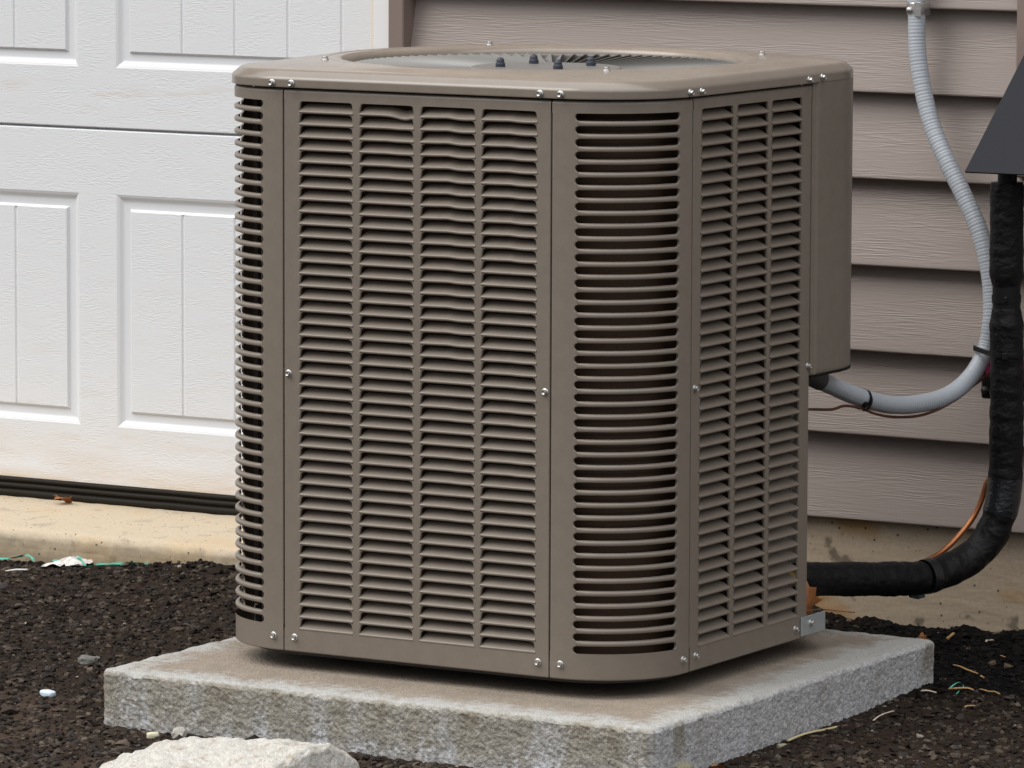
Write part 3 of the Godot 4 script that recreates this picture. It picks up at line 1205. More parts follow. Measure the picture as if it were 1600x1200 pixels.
# ---------------------------------------------------------------- pad
func build_pad() -> void:
	var m := Mesher.new()
	var cx := 0.0065; var cz := 0.063; var hx := 0.475; var hz := 0.458
	var top := -0.028
	var base := PackedVector2Array()
	var nrm := PackedVector2Array()
	var r := 0.018
	var corners := [Vector2(hx - r, hz - r), Vector2(-hx + r, hz - r), Vector2(-hx + r, -hz + r), Vector2(hx - r, -hz + r)]
	for q in 4:
		for k in 9:
			var an := q * PI / 2 + PI / 2 * k / 8.0
			base.append(corners[q] + Vector2(cos(an), sin(an)) * r)
			nrm.append(Vector2(cos(an), sin(an)))
		var a: Vector2 = base[-1]
		var an2 := (q + 1) * PI / 2
		var b: Vector2 = corners[(q + 1) % 4] + Vector2(cos(an2), sin(an2)) * r
		var cnt := int(a.distance_to(b) / 0.0032)
		for k in range(1, cnt):
			base.append(a.lerp(b, float(k) / cnt))
			nrm.append(Vector2(cos(an2), sin(an2)))
	var prof := []      # inset, height
	for k in 34:
		prof.append([0.0, lerpf(-0.140, top - 0.009, k / 33.0)])
	for k in range(1, 8):
		var an := PI / 2 * k / 7.0
		prof.append([0.009 - 0.009 * cos(an), top - 0.009 + 0.009 * sin(an)])
	var ins := 0.009
	while ins < 0.24:
		ins += 0.0042 if ins < 0.07 else 0.008
		prof.append([ins, top])
	prof.append([0.30, top])
	prof.append([0.45, top])
	var rows := []
	var cols := []
	var uvs := []
	var na := noise(51, 1.0, 4, FastNoiseLite.TYPE_PERLIN)
	var nb := noise(52, 1.0, 3, FastNoiseLite.TYPE_PERLIN)
	for pr in prof:
		var row := PackedVector3Array()
		var cl := []
		var uu := []
		var side: float = clampf(1.0 - pr[0] / 0.010, 0.0, 1.0)
		for k in base.size():
			var p := base[k] - nrm[k] * minf(pr[0], 0.018)
			if pr[0] > 0.018:
				var lim := Vector2(hx - pr[0], hz - pr[0])
				p = Vector2(clampf(p.x, -lim.x, lim.x), clampf(p.y, -lim.y, lim.y))
			var y: float = pr[1]
			var w3 := Vector3(p.x, y, p.y)
			var rough := na.get_noise_3d(w3.x * 55, w3.y * 75, w3.z * 55) * 0.0020 + nb.get_noise_3d(w3.x * 190, w3.y * 190, w3.z * 190) * 0.0034 * (1.0 - 0.7 * smoothstep(0.3, 0.9, nrm[k].x))
			rough += 0.002 * na.get_noise_3d(w3.x * 14, w3.y * 14, w3.z * 14)
			var d := rough * (side * 0.9 + 0.1)
			var edge := exp(-pow((pr[0] - 0.004) / 0.012, 2.0))
			p += nrm[k] * d
			y += (-0.0030 * edge * clampf(0.6 + 1.6 * nb.get_noise_3d(w3.x * 26, 5.0, w3.z * 26), 0.0, 1.6) if pr[0] > 0.0 else 0.0) + 0.0006 * nb.get_noise_2d(p.x * 60, p.y * 60) * (1.0 - side)
			row.append(Vector3(p.x + cx, y, p.y + cz))
			uu.append(Vector2(p.x, p.y + y))
			# colour: worn grey sides with lime bloom, tan top, whitish rubbed edge
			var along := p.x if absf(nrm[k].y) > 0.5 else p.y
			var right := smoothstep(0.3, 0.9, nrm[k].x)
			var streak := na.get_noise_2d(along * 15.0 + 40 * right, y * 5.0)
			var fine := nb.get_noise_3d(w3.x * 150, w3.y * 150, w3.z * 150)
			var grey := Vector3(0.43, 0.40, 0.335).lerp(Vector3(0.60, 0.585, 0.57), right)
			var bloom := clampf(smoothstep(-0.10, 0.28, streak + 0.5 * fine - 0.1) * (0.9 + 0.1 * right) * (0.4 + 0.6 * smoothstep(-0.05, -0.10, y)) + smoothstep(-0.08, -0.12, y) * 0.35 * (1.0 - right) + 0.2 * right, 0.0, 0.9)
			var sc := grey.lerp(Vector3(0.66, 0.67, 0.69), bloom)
			sc = sc.lerp(Vector3(0.30, 0.26, 0.19), 0.75 * smoothstep(0.05, 0.4, -streak) * smoothstep(-0.11, -0.05, y))
			sc *= 1.0 + 0.75 * fine
			var tan := Vector3(0.385, 0.318, 0.245) * (1.0 + 0.3 * na.get_noise_2d(p.x * 10, p.y * 10) + 0.25 * nb.get_noise_2d(p.x * 90, p.y * 90))
			var worn := clampf(smoothstep(0.075, 0.005, pr[0] + 0.05 * na.get_noise_2d(p.x * 16 + 9, p.y * 16) + 0.05 * nb.get_noise_2d(p.x * 70, p.y * 70)) + right * 0.9 * smoothstep(0.10, 0.02, pr[0] + 0.06 * na.get_noise_2d(p.x * 22, p.y * 22)) * smoothstep(0.3, -0.2, p.y), 0.0, 1.0)
			var tc := tan.lerp(Vector3(0.58, 0.57, 0.53) * (1.0 + 0.22 * fine), worn)
			var o := tc.lerp(sc, smoothstep(0.35, 0.95, side))
			cl.append(Color(maxf(o.x, 0.02), maxf(o.y, 0.02), maxf(o.z, 0.02)))
		rows.append(row)
		cols.append(cl)
		uvs.append(uu)
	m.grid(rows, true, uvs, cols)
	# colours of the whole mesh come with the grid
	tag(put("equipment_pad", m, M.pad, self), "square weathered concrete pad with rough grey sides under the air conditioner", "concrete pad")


# ---------------------------------------------------------------- pipes, conduit, wire
func build_lines() -> void:
	var pts := [Vector3(0.450, 0.662, -0.690), Vector3(0.451, 0.565, -0.690), Vector3(0.452, 0.477, -0.690), Vector3(0.455, 0.339, -0.690), Vector3(0.455, 0.236, -0.690), Vector3(0.454, 0.179, -0.690), Vector3(0.450, 0.138, -0.685), Vector3(0.437, 0.094, -0.675), Vector3(0.419, 0.064, -0.650), Vector3(0.398, 0.046, -0.610), Vector3(0.377, 0.038, -0.560), Vector3(0.356, 0.041, -0.500), Vector3(0.328, 0.049, -0.420), Vector3(0.295, 0.058, -0.330), Vector3(0.282, 0.062, -0.290)]
	var path := even(smooth_path(pts, 8), 0.006)
	var pipe := thing("insulated_pipe", "thick black foam-covered pipe bending from the wall hood down to the air conditioner's foot", "pipe")
	# foam sleeve in lengths, split where the tie pinches it
	var cuts := [0, 0, 0, 0]
	var cut_at := 0
	for i in path.size():
		if path[i].y > 0.474:
			cut_at = i
	var tape_at := 0
	for i in path.size():
		if path[i].z < -0.558:
			tape_at = i
	var runs := [[0, cut_at - 1], [cut_at + 1, tape_at - 1], [tape_at + 1, path.size() - 1]]
	for q in runs:
		var seg := path.slice(q[0], q[1] + 1)
		var rad := PackedFloat32Array()
		for i in seg.size():
			var e := mini(i, seg.size() - 1 - i)
			var r := 0.0270 + 0.0022 * n1.get_noise_2d(i * 0.2, q[0] * 3.0)
			if q[0] == 0 and seg.size() - 1 - i < 5:
				r -= 0.0016 * (5 - (seg.size() - 1 - i)) * 0.8
			elif q[0] == cut_at + 1 and i < 5:
				r -= 0.0016 * (5 - i) * 0.8
			elif e < 1:
				r -= 0.0015
			rad.append(r)
		var m := Mesher.new()
		m.tube(seg, rad, 28)
		put("foam_sleeve", m, M.foam, pipe)
	var core := Mesher.new()
	core.tube(PackedVector3Array([Vector3(0.4507, 0.72, -0.690), Vector3(0.4507, 0.66, -0.690)]), PackedFloat32Array([0.0155]), 16)
	put("pipe_neck", core, M.black, pipe)
	var core2 := Mesher.new()
	core2.tube(path.slice(cut_at - 4, cut_at + 6), PackedFloat32Array([0.0225]), 18)
	put("pipe_core", core2, M.black, pipe)
	# glossy tape wraps
	var wraps := [[0.190, 0.128, 0.0283], [0.0, 0.0, 0.0280]]
	var i0 := 0
	var i1 := 0
	for i in path.size():
		if path[i].y > 0.186 and path[i].z < -0.65: i0 = i
		if path[i].y > 0.128 and path[i].z < -0.65: i1 = i
	var tp := Mesher.new()
	var tr := PackedFloat32Array()
	for i in range(i0, i1 + 1):
		tr.append(0.0283 + 0.0013 * n2.get_noise_2d(i * 40.0, 1.0))
	tp.tube(path.slice(i0, i1 + 1), tr, 30, false)
	put("tape", tp, M.tape, pipe)
	var tp2 := Mesher.new()
	tp2.tube(path.slice(tape_at - 3, tape_at + 1), PackedFloat32Array([0.0281, 0.0285, 0.0284, 0.0280]), 28, false)
	put("tape", tp2, M.tape, pipe)
	var flap := Mesher.new()
	flap.grid([PackedVector3Array([Vector3(0.380, 0.012, -0.558), Vector3(0.370, 0.011, -0.548), Vector3(0.360, 0.013, -0.535)]), PackedVector3Array([Vector3(0.379, 0.005, -0.556), Vector3(0.370, 0.003, -0.547), Vector3(0.361, 0.007, -0.537)])])
	put("tape_flap", flap, M.tape, pipe)
	var tie := Mesher.new()
	tie.tube(path.slice(cut_at - 1, cut_at + 2), PackedFloat32Array([0.0238]), 24, false)
	tie.xf = Transform3D(Basis(), Vector3(0.4625, 0.477, -0.6665))
	tie.box(Vector3(-0.003, -0.004, -0.003), Vector3(0.003, 0.004, 0.003), 0.001)
	put("cable_tie", tie, M.black, pipe)
	# valve where the pipe meets the coil
	var vv := Mesher.new()
	vv.tube(PackedVector3Array([Vector3(0.284, 0.0615, -0.296), Vector3(0.268, 0.065, -0.25), Vector3(0.262, 0.066, -0.215)]), PackedFloat32Array([0.0125]), 14)
	put("valve", vv, M.brass, pipe)

	# bare copper line
	var cu := Mesher.new()
	cu.tube(smooth_path([Vector3(0.352, 0.046, -0.590), Vector3(0.360, 0.057, -0.602), Vector3(0.370, 0.067, -0.630), Vector3(0.382, 0.086, -0.660), Vector3(0.395, 0.114, -0.690), Vector3(0.405, 0.142, -0.703), Vector3(0.4125, 0.172, -0.708), Vector3(0.425, 0.21, -0.712), Vector3(0.43, 0.35, -0.722), Vector3(0.44, 0.72, -0.725)], 6), PackedFloat32Array([0.0048]), 12)
	tag(put("copper_tube", cu, M.copper, self), "thin bare copper tube curving beside the bend of the black foam-covered pipe", "copper tube")

	# grey flexible conduit
	var cd := thing("flexible_conduit", "light grey ribbed flexible conduit looping from the wall strap to under the service cover", "conduit")
	var cp := even(smooth_path([Vector3(0.230, 1.35, -0.797), Vector3(0.231, 1.1, -0.797), Vector3(0.232, 0.973, -0.797), Vector3(0.235, 0.921, -0.795), Vector3(0.240, 0.859, -0.790), Vector3(0.253, 0.798, -0.785), Vector3(0.275, 0.737, -0.778), Vector3(0.307, 0.681, -0.770), Vector3(0.341, 0.626, -0.765), Vector3(0.369, 0.576, -0.760), Vector3(0.387, 0.525, -0.755), Vector3(0.397, 0.480, -0.750), Vector3(0.402, 0.434, -0.740), Vector3(0.398, 0.388, -0.730), Vector3(0.389, 0.349, -0.700), Vector3(0.375, 0.322, -0.650), Vector3(0.358, 0.313, -0.580), Vector3(0.341, 0.318, -0.500), Vector3(0.324, 0.338, -0.420), Vector3(0.310, 0.360, -0.360), Vector3(0.300, 0.379, -0.310), Vector3(0.289, 0.395, -0.270)], 8), 0.0014)
	var cm := Mesher.new()
	var cr := PackedFloat32Array()
	for i in cp.size():
		var ph := fmod(i * 0.0014, 0.0056) / 0.0056
		cr.append(0.0142 + 0.00024 * (1.0 if ph < 0.6 else -1.0))
	cm.tube(cp, cr, 22)
	put("sleeve", cm, M.conduit, cd)
	var fit := Mesher.new()
	var fp := PackedVector3Array([Vector3(0.3128, 0.3552, -0.372), Vector3(0.3045, 0.3705, -0.332), Vector3(0.2955, 0.3865, -0.291), Vector3(0.288, 0.398, -0.262)])
	fit.tube(even(smooth_path([fp[1], fp[2], fp[3]], 10), 0.002), PackedFloat32Array([0.0158]), 20)
	put("fitting", fit, M.fitting, cd)
	var sp := Mesher.new()
	var sr := []
	for y in [0.917, 0.919, 0.936, 0.938]:
		var row := PackedVector3Array()
		var out := 0.0150 if (y < 0.918 or y > 0.937) else 0.0165
		row.append(Vector3(0.235 - 0.019, y, -0.8125))
		for k in 13:
			var an := PI - PI * k / 12.0
			row.append(Vector3(0.2345 + out * cos(an), y, -0.797 + out * sin(an) * 1.0))
		row.append(Vector3(0.2345 + out, y, -0.8125))
		sr.append(row)
	sp.grid(sr)
	sp.box(Vector3(0.2375, 0.9155, -0.7815), Vector3(0.2500, 0.9395, -0.7800), 0.0007)
	sp.box(Vector3(0.2435, 0.9260, -0.7799), Vector3(0.2460, 0.9285, -0.7795), 0.0002)
	put("strap", sp, M.zinc, cd)
	var scr := Mesher.new()
	scr.xf = Transform3D(Basis(Vector3.RIGHT, Vector3.BACK, Vector3.DOWN), Vector3(0.229, 0.926, -0.7808))
	scr.lathe(PackedVector2Array([Vector2(0.0052, -0.002), Vector2(0.0052, 0.002), Vector2(0.004, 0.004), Vector2(0.0, 0.0042)]), 14)
	put("strap_screw", scr, M.zinc, cd)
	# cable ties
	var t1 := Mesher.new()
	t1.xf = Transform3D(Basis(Vector3(0, 0.3, -0.95).normalized(), 0.0), Vector3.ZERO)
	var at := 0
	var best := 9.0
	for i in cp.size():
		var d := cp[i].distance_to(Vector3(0.3275, 0.334, -0.435))
		if d < best:
			best = d
			at = i
	t1.xf = Transform3D()
	var axis := (cp[at + 2] - cp[at - 2]).normalized()
	t1.tube(PackedVector3Array([cp[at] - axis * 0.0028, cp[at] + axis * 0.0028]), PackedFloat32Array([0.0154]), 22, false)
	t1.tube(PackedVector3Array([cp[at] - axis * 0.0028 + Vector3(0.002, -0.004, 0.002), cp[at] + axis * 0.0028 + Vector3(0.002, -0.004, 0.002)]), PackedFloat32Array([0.0158]), 22, false)
	t1.xf = Transform3D(Basis(Vector3(0, 0, 1), -0.35), cp[at] + Vector3(0.0095, -0.0075, 0.0125))
	t1.box(Vector3(-0.004, -0.0045, -0.003), Vector3(0.004, 0.0045, 0.003), 0.001)
	put("cable_tie", t1, M.black, cd)
	var t2 := thing("cable_tie", "long black cable tie holding the grey conduit against the black pipe", "cable tie")
	var bandm := Mesher.new()
	var loop := [Vector3(0.383, 0.390, -0.722), Vector3(0.384, 0.3905, -0.712), Vector3(0.397, 0.390, -0.702), Vector3(0.425, 0.3885, -0.678), Vector3(0.445, 0.388, -0.664), Vector3(0.462, 0.3875, -0.660), Vector3(0.476, 0.3875, -0.668), Vector3(0.484, 0.3875, -0.684)]
	var lp := smooth_path(loop, 6)
	var b0 := PackedVector3Array()
	var b1 := PackedVector3Array()
	for p in lp:
		b0.append(p + Vector3(0, 0.0040, 0))
		b1.append(p - Vector3(0, 0.0040, 0))
	var lpi := PackedVector3Array()
	var lpj := PackedVector3Array()
	for p in lp:
		lpi.append(p + Vector3(-0.0008, 0.0040, -0.0015))
		lpj.append(p + Vector3(-0.0008, -0.0040, -0.0015))
	bandm.grid([lpj, b1, b0, lpi])
	put("strap", bandm, M.black, t2)
	var hd := Mesher.new()
	hd.xf = Transform3D(Basis(Vector3.UP, 0.35), Vector3(0.466, 0.387, -0.658))
	hd.box(Vector3(-0.004, -0.0055, -0.003), Vector3(0.004, 0.0055, 0.004), 0.001)
	put("head", hd, M.black, t2)

	# low voltage wire
	var wm := Mesher.new()
	wm.tube(smooth_path([Vector3(0.300, 0.334, -0.250), Vector3(0.305, 0.329, -0.300), Vector3(0.310, 0.323, -0.360), Vector3(0.317, 0.326, -0.390), Vector3(0.330, 0.320, -0.420), Vector3(0.338, 0.307, -0.460), Vector3(0.342, 0.296, -0.520), Vector3(0.358, 0.294, -0.580), Vector3(0.379, 0.307, -0.630), Vector3(0.396, 0.333, -0.690), Vector3(0.408, 0.353, -0.735), Vector3(0.43, 0.38, -0.745), Vector3(0.445, 0.5, -0.745)], 6), PackedFloat32Array([0.0023]), 8)
	tag(put("control_wire", wm, M.wire, self), "thin brown wire slung under the grey conduit loop", "wire")

	# pipe clip on the wall and pink scrap behind the pipe
	var cb := thing("pipe_bracket", "small black wall bracket with a bolt, half hidden behind the black pipe", "bracket")
	var pb := Mesher.new()
	pb.box(Vector3(0.3775, 0.304, -0.770), Vector3(0.470, 0.362, -0.756), 0.003)
	pb.box(Vector3(0.3845, 0.310, -0.81), Vector3(0.470, 0.354, -0.770), 0.002)
	put("plate", pb, M.black, cb)
	var pbolt := Mesher.new()
	pbolt.xf = Transform3D(Basis(Vector3.RIGHT, Vector3.BACK, Vector3.DOWN), Vector3(0.3860, 0.3185, -0.756))
	pbolt.lathe(PackedVector2Array([Vector2(0.0065, 0.0), Vector2(0.0065, 0.006), Vector2(0.004, 0.0085), Vector2(0.0, 0.0088)]), 6)
	put("bolt", pbolt, M.dark_metal, cb)
	var pk := Mesher.new()
	var prow := []
	for k in 7:
		var x := lerpf(0.3945, 0.492, k / 6.0)
		prow.append(PackedVector3Array([Vector3(x, 0.372 + 0.003 * sin(k * 2.0), -0.738 + 0.004 * sin(k * 1.7)), Vector3(x + 0.001, 0.360, -0.737 - 0.003 * cos(k)), Vector3(x, 0.343 + 0.003 * sin(k * 3.1), -0.739)]))
	pk.grid(prow)
	tag(put("tape_scrap", pk, M.pink, self), "scrap of bright pink marking tape showing behind the black pipe", "tape")

	# hood over the wall opening
	var hoodt := thing("wall_hood", "dark grey sloping metal hood on the wall above the black pipe", "hood")
	var hm := Mesher.new()
	var bl := Vector3(0.409, 0.682, -0.620); var br := Vector3(0.640, 0.682, -0.620)
	var tl := Vector3(0.480, 0.962, -0.800); var trr := Vector3(0.569, 0.962, -0.800)
	hm.quad(tl, trr, br, bl)
	put("front_plate", hm, M.hood, hoodt)
	var hs := Mesher.new()
	var th := Vector3(0, -0.0022, -0.0022)
	hs.quad(bl + th, br + th, br, bl)
	hs.quad(tl + th, trr + th, br + th, bl + th)
	put("hem", hs, M.hood, hoodt)
	for s in [[bl + Vector3(0.045, -0.002, 0), tl + Vector3(0.002, -0.01, -0.004)], [br + Vector3(-0.045, -0.002, 0), trr + Vector3(-0.002, -0.01, -0.004)]]:
		var sd := Mesher.new()
		sd.tri(s[0], s[1], Vector3(s[0].x, s[0].y - 0.002, -0.806))
		put("side_plate", sd, M.hood, hoodt)


# ---------------------------------------------------------------- loose things
func ribbon(path: PackedVector3Array, w: float, across := Vector3.UP) -> Mesher:
	var m := Mesher.new()
	var a := PackedVector3Array()
	var b := PackedVector3Array()
	for i in path.size():
		var t := (path[mini(i + 1, path.size() - 1)] - path[maxi(i - 1, 0)]).normalized()
		var n := t.cross(across).normalized()
		var tw := n.rotated(t, 0.9 * sin(i * 0.33)) * w * 0.5 * (0.75 + 0.25 * sin(i * 0.71))
		a.append(path[i] + tw)
		b.append(path[i] - tw)
	m.grid([a, b])
	return m


func stone(seed_: int, size: Vector3, detail: int, rough: float) -> Mesher:
	var m := Mesher.new()
	var n := noise(seed_, 1.0, 4)
	var rows := []
	for j in detail + 1:
		var th := PI * j / detail
		var row := PackedVector3Array()
		for i in detail * 2 + 1:
			var ph := TAU * (i % (detail * 2)) / (detail * 2)
			var d := Vector3(sin(th) * cos(ph), cos(th), sin(th) * sin(ph))
			# squarish
			var e := 0.62
			var q := Vector3(signf(d.x) * pow(absf(d.x), e), signf(d.y) * pow(absf(d.y), e), signf(d.z) * pow(absf(d.z), e))
			q *= 1.0 + rough * n.get_noise_3dv(d * 1.6) + rough * 0.25 * n.get_noise_3dv(d * 9.0)
			row.append(q * size)
		rows.append(row)
	m.grid(rows)
	return m


func build_litter() -> void:
	# the pale boulder in front
	var bm := Mesher.new()
	var bn := noise(77, 1.0, 4)
	var rows := []
	var cols := []
	# a height field over a rounded outline: profile of the crest along x
	var crest := [[-0.285, -0.135], [-0.268, -0.118], [-0.225, -0.104], [-0.190, -0.088], [-0.165, -0.068], [-0.140, -0.0565], [-0.10, -0.052], [0.0, -0.047], [0.075, -0.0425], [0.102, -0.043], [0.113, -0.052], [0.119, -0.075], [0.122, -0.13]]
	var nz := 70
	var pts := PackedVector2Array()
	for k in crest.size() - 1:
		for j in 14:
			pts.append(Vector2(crest[k][0], crest[k][1]).lerp(Vector2(crest[k + 1][0], crest[k + 1][1]), j / 14.0))
	pts.append(Vector2(crest[-1][0], crest[-1][1]))
	for pass_ in 4:
		var sm := pts.duplicate()
		for k in range(1, pts.size() - 1):
			sm[k] = (pts[k - 1] + pts[k] * 2.0 + pts[k + 1]) / 4.0
		pts = sm
	for j in nz + 1:
		var t := float(j) / nz
		var row := PackedVector3Array()
		var cl := []
		for k in pts.size():
			var an := t * PI
			var zc := 0.845 - 0.05 * pts[k].x
			var z := zc - 0.145 * cos(an) * (0.86 + 0.14 * sin(an))
			var h := pow(sin(an), 0.42)
			var y0 := -0.165
			var y := y0 + (pts[k].y - y0) * h
			y += 0.006 * (1.0 - t) * 0.0 - 0.010 * smoothstep(0.55, 1.0, t)
			var p := Vector3(pts[k].x, y, z)
			var d := bn.get_noise_3d(p.x * 12, p.y * 12, p.z * 12) * 0.010 + bn.get_noise_3d(p.x * 55, p.y * 55, p.z * 55) * 0.0035
			p.y += d * h
			p.z += bn.get_noise_3d(p.x * 15 + 9, p.y * 15, p.z * 15) * 0.008 + d * 0.5
			p.x += bn.get_noise_3d(p.x * 15 + 30, p.y * 15, p.z * 15) * 0.006
			row.append(p)
			var f := bn.get_noise_3d(p.x * 150, p.y * 150, p.z * 150)
			var g := bn.get_noise_3d(p.x * 25 + 70, p.y * 25, p.z * 25)
			var c := Vector3(0.70, 0.67, 0.60) * (1.0 + 0.32 * f)
			c = c.lerp(Vector3(0.55, 0.38, 0.22), 0.45 * smoothstep(0.2, 0.6, g))
			c = c.lerp(Vector3(0.30, 0.26, 0.22), 0.75 * smoothstep(0.24, 0.45, f * 0.7 + g * 0.4))
			cl.append(Color(c.x, c.y, c.z))
		rows.append(row)
		cols.append(cl)
	bm.grid(rows, false, [], cols)
	tag(put("boulder", bm, M.stone_col, self), "pale cream rough stone lying in front of the concrete pad", "stone")

	# pebbles against the pad
	var pb := [["small cream egg-shaped pebble against the pad's front foot", Vector3(-0.335, -0.108, 0.575), Vector3(0.0095, 0.0055, 0.0075), M.pebble_cream, 0.1, 3], ["flat greyish stone leaning on the foot of the pad behind the boulder", Vector3(-0.308, -0.1055, 0.545), Vector3(0.0175, 0.008, 0.010), M.pebble_grey, 0.4, 4], ["grey angular stone chip alone on the dark gravel left of the pad", Vector3(-0.79, -0.106, 0.085), Vector3(0.018, 0.007, 0.011), M.pebble_dark, 0.5, 5], ["rounded mossy stone at the pad's near bottom corner", Vector3(0.478, -0.104, 0.44), Vector3(0.020, 0.014, 0.018), M.pebble_moss, 0.3, 6], ["pale blue-white flat pebble on the gravel left of the pad", Vector3(-0.684, -0.103, 0.350), Vector3(0.0145, 0.0055, 0.009), M.pebble_blue, 0.15, 7], ["small greenish flat stone beside the grass blade at the pad's right foot", Vector3(0.507, -0.1085, 0.175), Vector3(0.0085, 0.004, 0.006), M.pebble_moss, 0.25, 8]]
	for q in pb:
		var o := put("pebble", stone(q[5], q[2], 12, q[4]), q[3], self, Transform3D(Basis(Vector3.UP, q[5] * 1.3), Vector3(q[1].x, ground_y(q[1].x, q[1].z) + q[2].y * 0.6, q[1].z)))
		tag(o, q[0], "pebble")

	# white paper scrap and a splinter
	var pp := Mesher.new()
	var prow := []
	for j in 9:
		var row := PackedVector3Array()
		for i in 15:
			var u := i / 14.0
			var w := j / 8.0
			var x := -1.372 + 0.066 * u
			var z := -0.60 - 0.06 * w - 0.03 * u
			var sp := n2.get_noise_2d(u * 30, w * 30)
			row.append(Vector3(x + 0.004 * sp, ground_y(x, z) + 0.005 + 0.010 * sin(u * PI) * sin(w * PI) + 0.006 * sp, z + 0.012 * n2.get_noise_2d(u * 25 + 50, w * 9)))
		prow.append(row)
	pp.grid(prow)
	tag(put("paper_scrap", pp, M.paper, self), "crumpled white paper scrap on the gravel near the garage slab", "paper")
	var spl := Mesher.new()
	spl.tube(PackedVector3Array([Vector3(-1.404, ground_y(-1.404, -0.541) + 0.004, -0.541), Vector3(-1.388, ground_y(-1.388, -0.55) + 0.005, -0.55), Vector3(-1.371, ground_y(-1.371, -0.561) + 0.004, -0.561)]), PackedFloat32Array([0.0012, 0.002, 0.0014]), 6)
	tag(put("splinter", spl, M.paper, self), "thin white wood splinter on the gravel left of the paper scrap", "splinter")

	# green plastic twine along the slab
	var tw := [[Vector3(-1.60, 0, -0.655), Vector3(-1.542, 0, -0.66), Vector3(-1.504, 0, -0.655), Vector3(-1.467, 0, -0.65), Vector3(-1.434, 0, -0.65), Vector3(-1.412, 0, -0.64)], [Vector3(-1.385, 0, -0.655), Vector3(-1.355, 0, -0.652), Vector3(-1.323, 0, -0.650), Vector3(-1.290, 0, -0.625), Vector3(-1.253, 0, -0.61), Vector3(-1.205, 0, -0.64), Vector3(-1.175, 0, -0.65)]]
	for k in 2:
		var l := []
		for p in tw[k]:
			l.append(Vector3(p.x, ground_y(p.x, p.z) + 0.010 + 0.006 * sin(p.x * 60.0), p.z))
		var rb := ribbon(smooth_path(l, 10), 0.0045)
		var side := []
		for p in l:
			side.append(p + Vector3(0.004, 0.002 + 0.004 * sin(p.x * 90.0), 0.006))
		var rb2 := ribbon(smooth_path(side, 10), 0.003)
		var t := thing("twine", ["frayed green plastic twine at the slab's foot, left of the paper scrap", "green plastic twine strand bending along the slab's foot beyond the paper scrap"][k], "twine", Vector3.ZERO)
		put("strand", rb, M.twine, t)
		put("strand", rb2, M.twine, t)
	var l3 := []
	for p in [Vector3(0.540, 0.004, -0.317), Vector3(0.549, 0.012, -0.330), Vector3(0.560, 0.010, -0.325), Vector3(0.565, 0.006, -0.305), Vector3(0.566, 0.003, -0.288)]:
		l3.append(Vector3(p.x, ground_y(p.x, p.z) + p.y + 0.004, p.z))
	tag(put("twine", ribbon(smooth_path(l3, 8), 0.0022), M.twine, self), "short curl of green twine on the black soil right of the pad", "twine")

	# straw and grass on the soil
	var straws := [
		["longest straw stalk lying on the soil right of the pad", Vector2(0.452, -0.514), Vector2(0.539, -0.437), 0.0021, 0],
		["thin straw piece at the right edge beyond the green twine", Vector2(0.577, -0.346), Vector2(0.620, -0.327), 0.0015, 0],
		["bent straw stalk crossing under the green twine curl", Vector2(0.535, -0.325), Vector2(0.568, -0.341), 0.0019, 0],
		["short thick wood chip on the black soil near the foundation", Vector2(0.352, -0.700), Vector2(0.338, -0.745), 0.0030, 0],
		["pale straw bit near the foundation, right of the wood chip", Vector2(0.425, -0.690), Vector2(0.421, -0.720), 0.0017, 1],
		["fine straw bit on the soil at the frame's right edge", Vector2(0.482, -0.623), Vector2(0.498, -0.612), 0.0014, 0],
		["white straw fragment on the soil just right of the pad's side", Vector2(0.505, -0.290), Vector2(0.524, -0.300), 0.0019, 1],
		["dry grass blade lying along the foot of the pad's right side", Vector2(0.500, 0.145), Vector2(0.506, -0.002), 0.0024, 2],
		["thin pale twig on the gravel just off the pad's right side", Vector2(0.534, -0.068), Vector2(0.526, -0.149), 0.0013, 1],
		["small straw sliver on the gravel in front of the twine curl", Vector2(0.615, -0.215), Vector2(0.622, -0.235), 0.0015, 0]]
	for q in straws:
		var a: Vector2 = q[1]
		var b: Vector2 = q[2]
		var l := []
		for k in 5:
			var p := a.lerp(b, k / 4.0) + Vector2(0.0, 0.004 * sin(k * 1.3))
			l.append(Vector3(p.x, ground_y(p.x, p.y) + 0.0055 + 0.002 * sin(k * 1.1), p.y))
		var m := Mesher.new()
		m.tube(smooth_path(l, 4), PackedFloat32Array([q[3]]), 6, true, 0.55)
		tag(put("straw", m, [M.straw, M.straw_pale, M.grass][q[4]], self), q[0], "straw")

	# leaves
	leaf("curled orange-brown maple leaf standing in the bracket at the unit's open corner", Transform3D(Basis(Vector3(0.55, 0.0, -0.83), Vector3(-0.12, 0.98, -0.14), Vector3(0.83, 0.05, 0.55)).scaled_local(Vector3(0.034, 0.062, 0.050)), Vector3(0.345, 0.022, -0.204)), 1.6, true)
	leaf("small orange dry leaf lying on the slab under the garage door", Transform3D(Basis(Vector3(0.98, 0, 0.1), Vector3(-0.1, 0.25, 0.9), Vector3(0, 1, -0.2)).scaled_local(Vector3(0.040, 0.040, 0.040)), Vector3(-1.545, -0.0285, -0.935)), 0.5, false)
	leaf("torn yellow leaf scrap poking up behind the pad's far corner", Transform3D(Basis(Vector3(0.7, 0.2, -0.6), Vector3(0.3, 0.9, 0.2), Vector3(0.6, 0.1, 0.7)).scaled_local(Vector3.ONE * 0.022), Vector3(0.420, -0.052, -0.455)), 0.8, false)
	leaf("brown leaf scrap on the gravel by the mossy stone", Transform3D(Basis(Vector3(0.9, 0.0, 0.3), Vector3(-0.3, 0.35, 0.8), Vector3(0, 0.9, -0.3)).scaled_local(Vector3.ONE * 0.024), Vector3(0.512, ground_y(0.512, 0.36) + 0.003, 0.37)), 0.7, false)


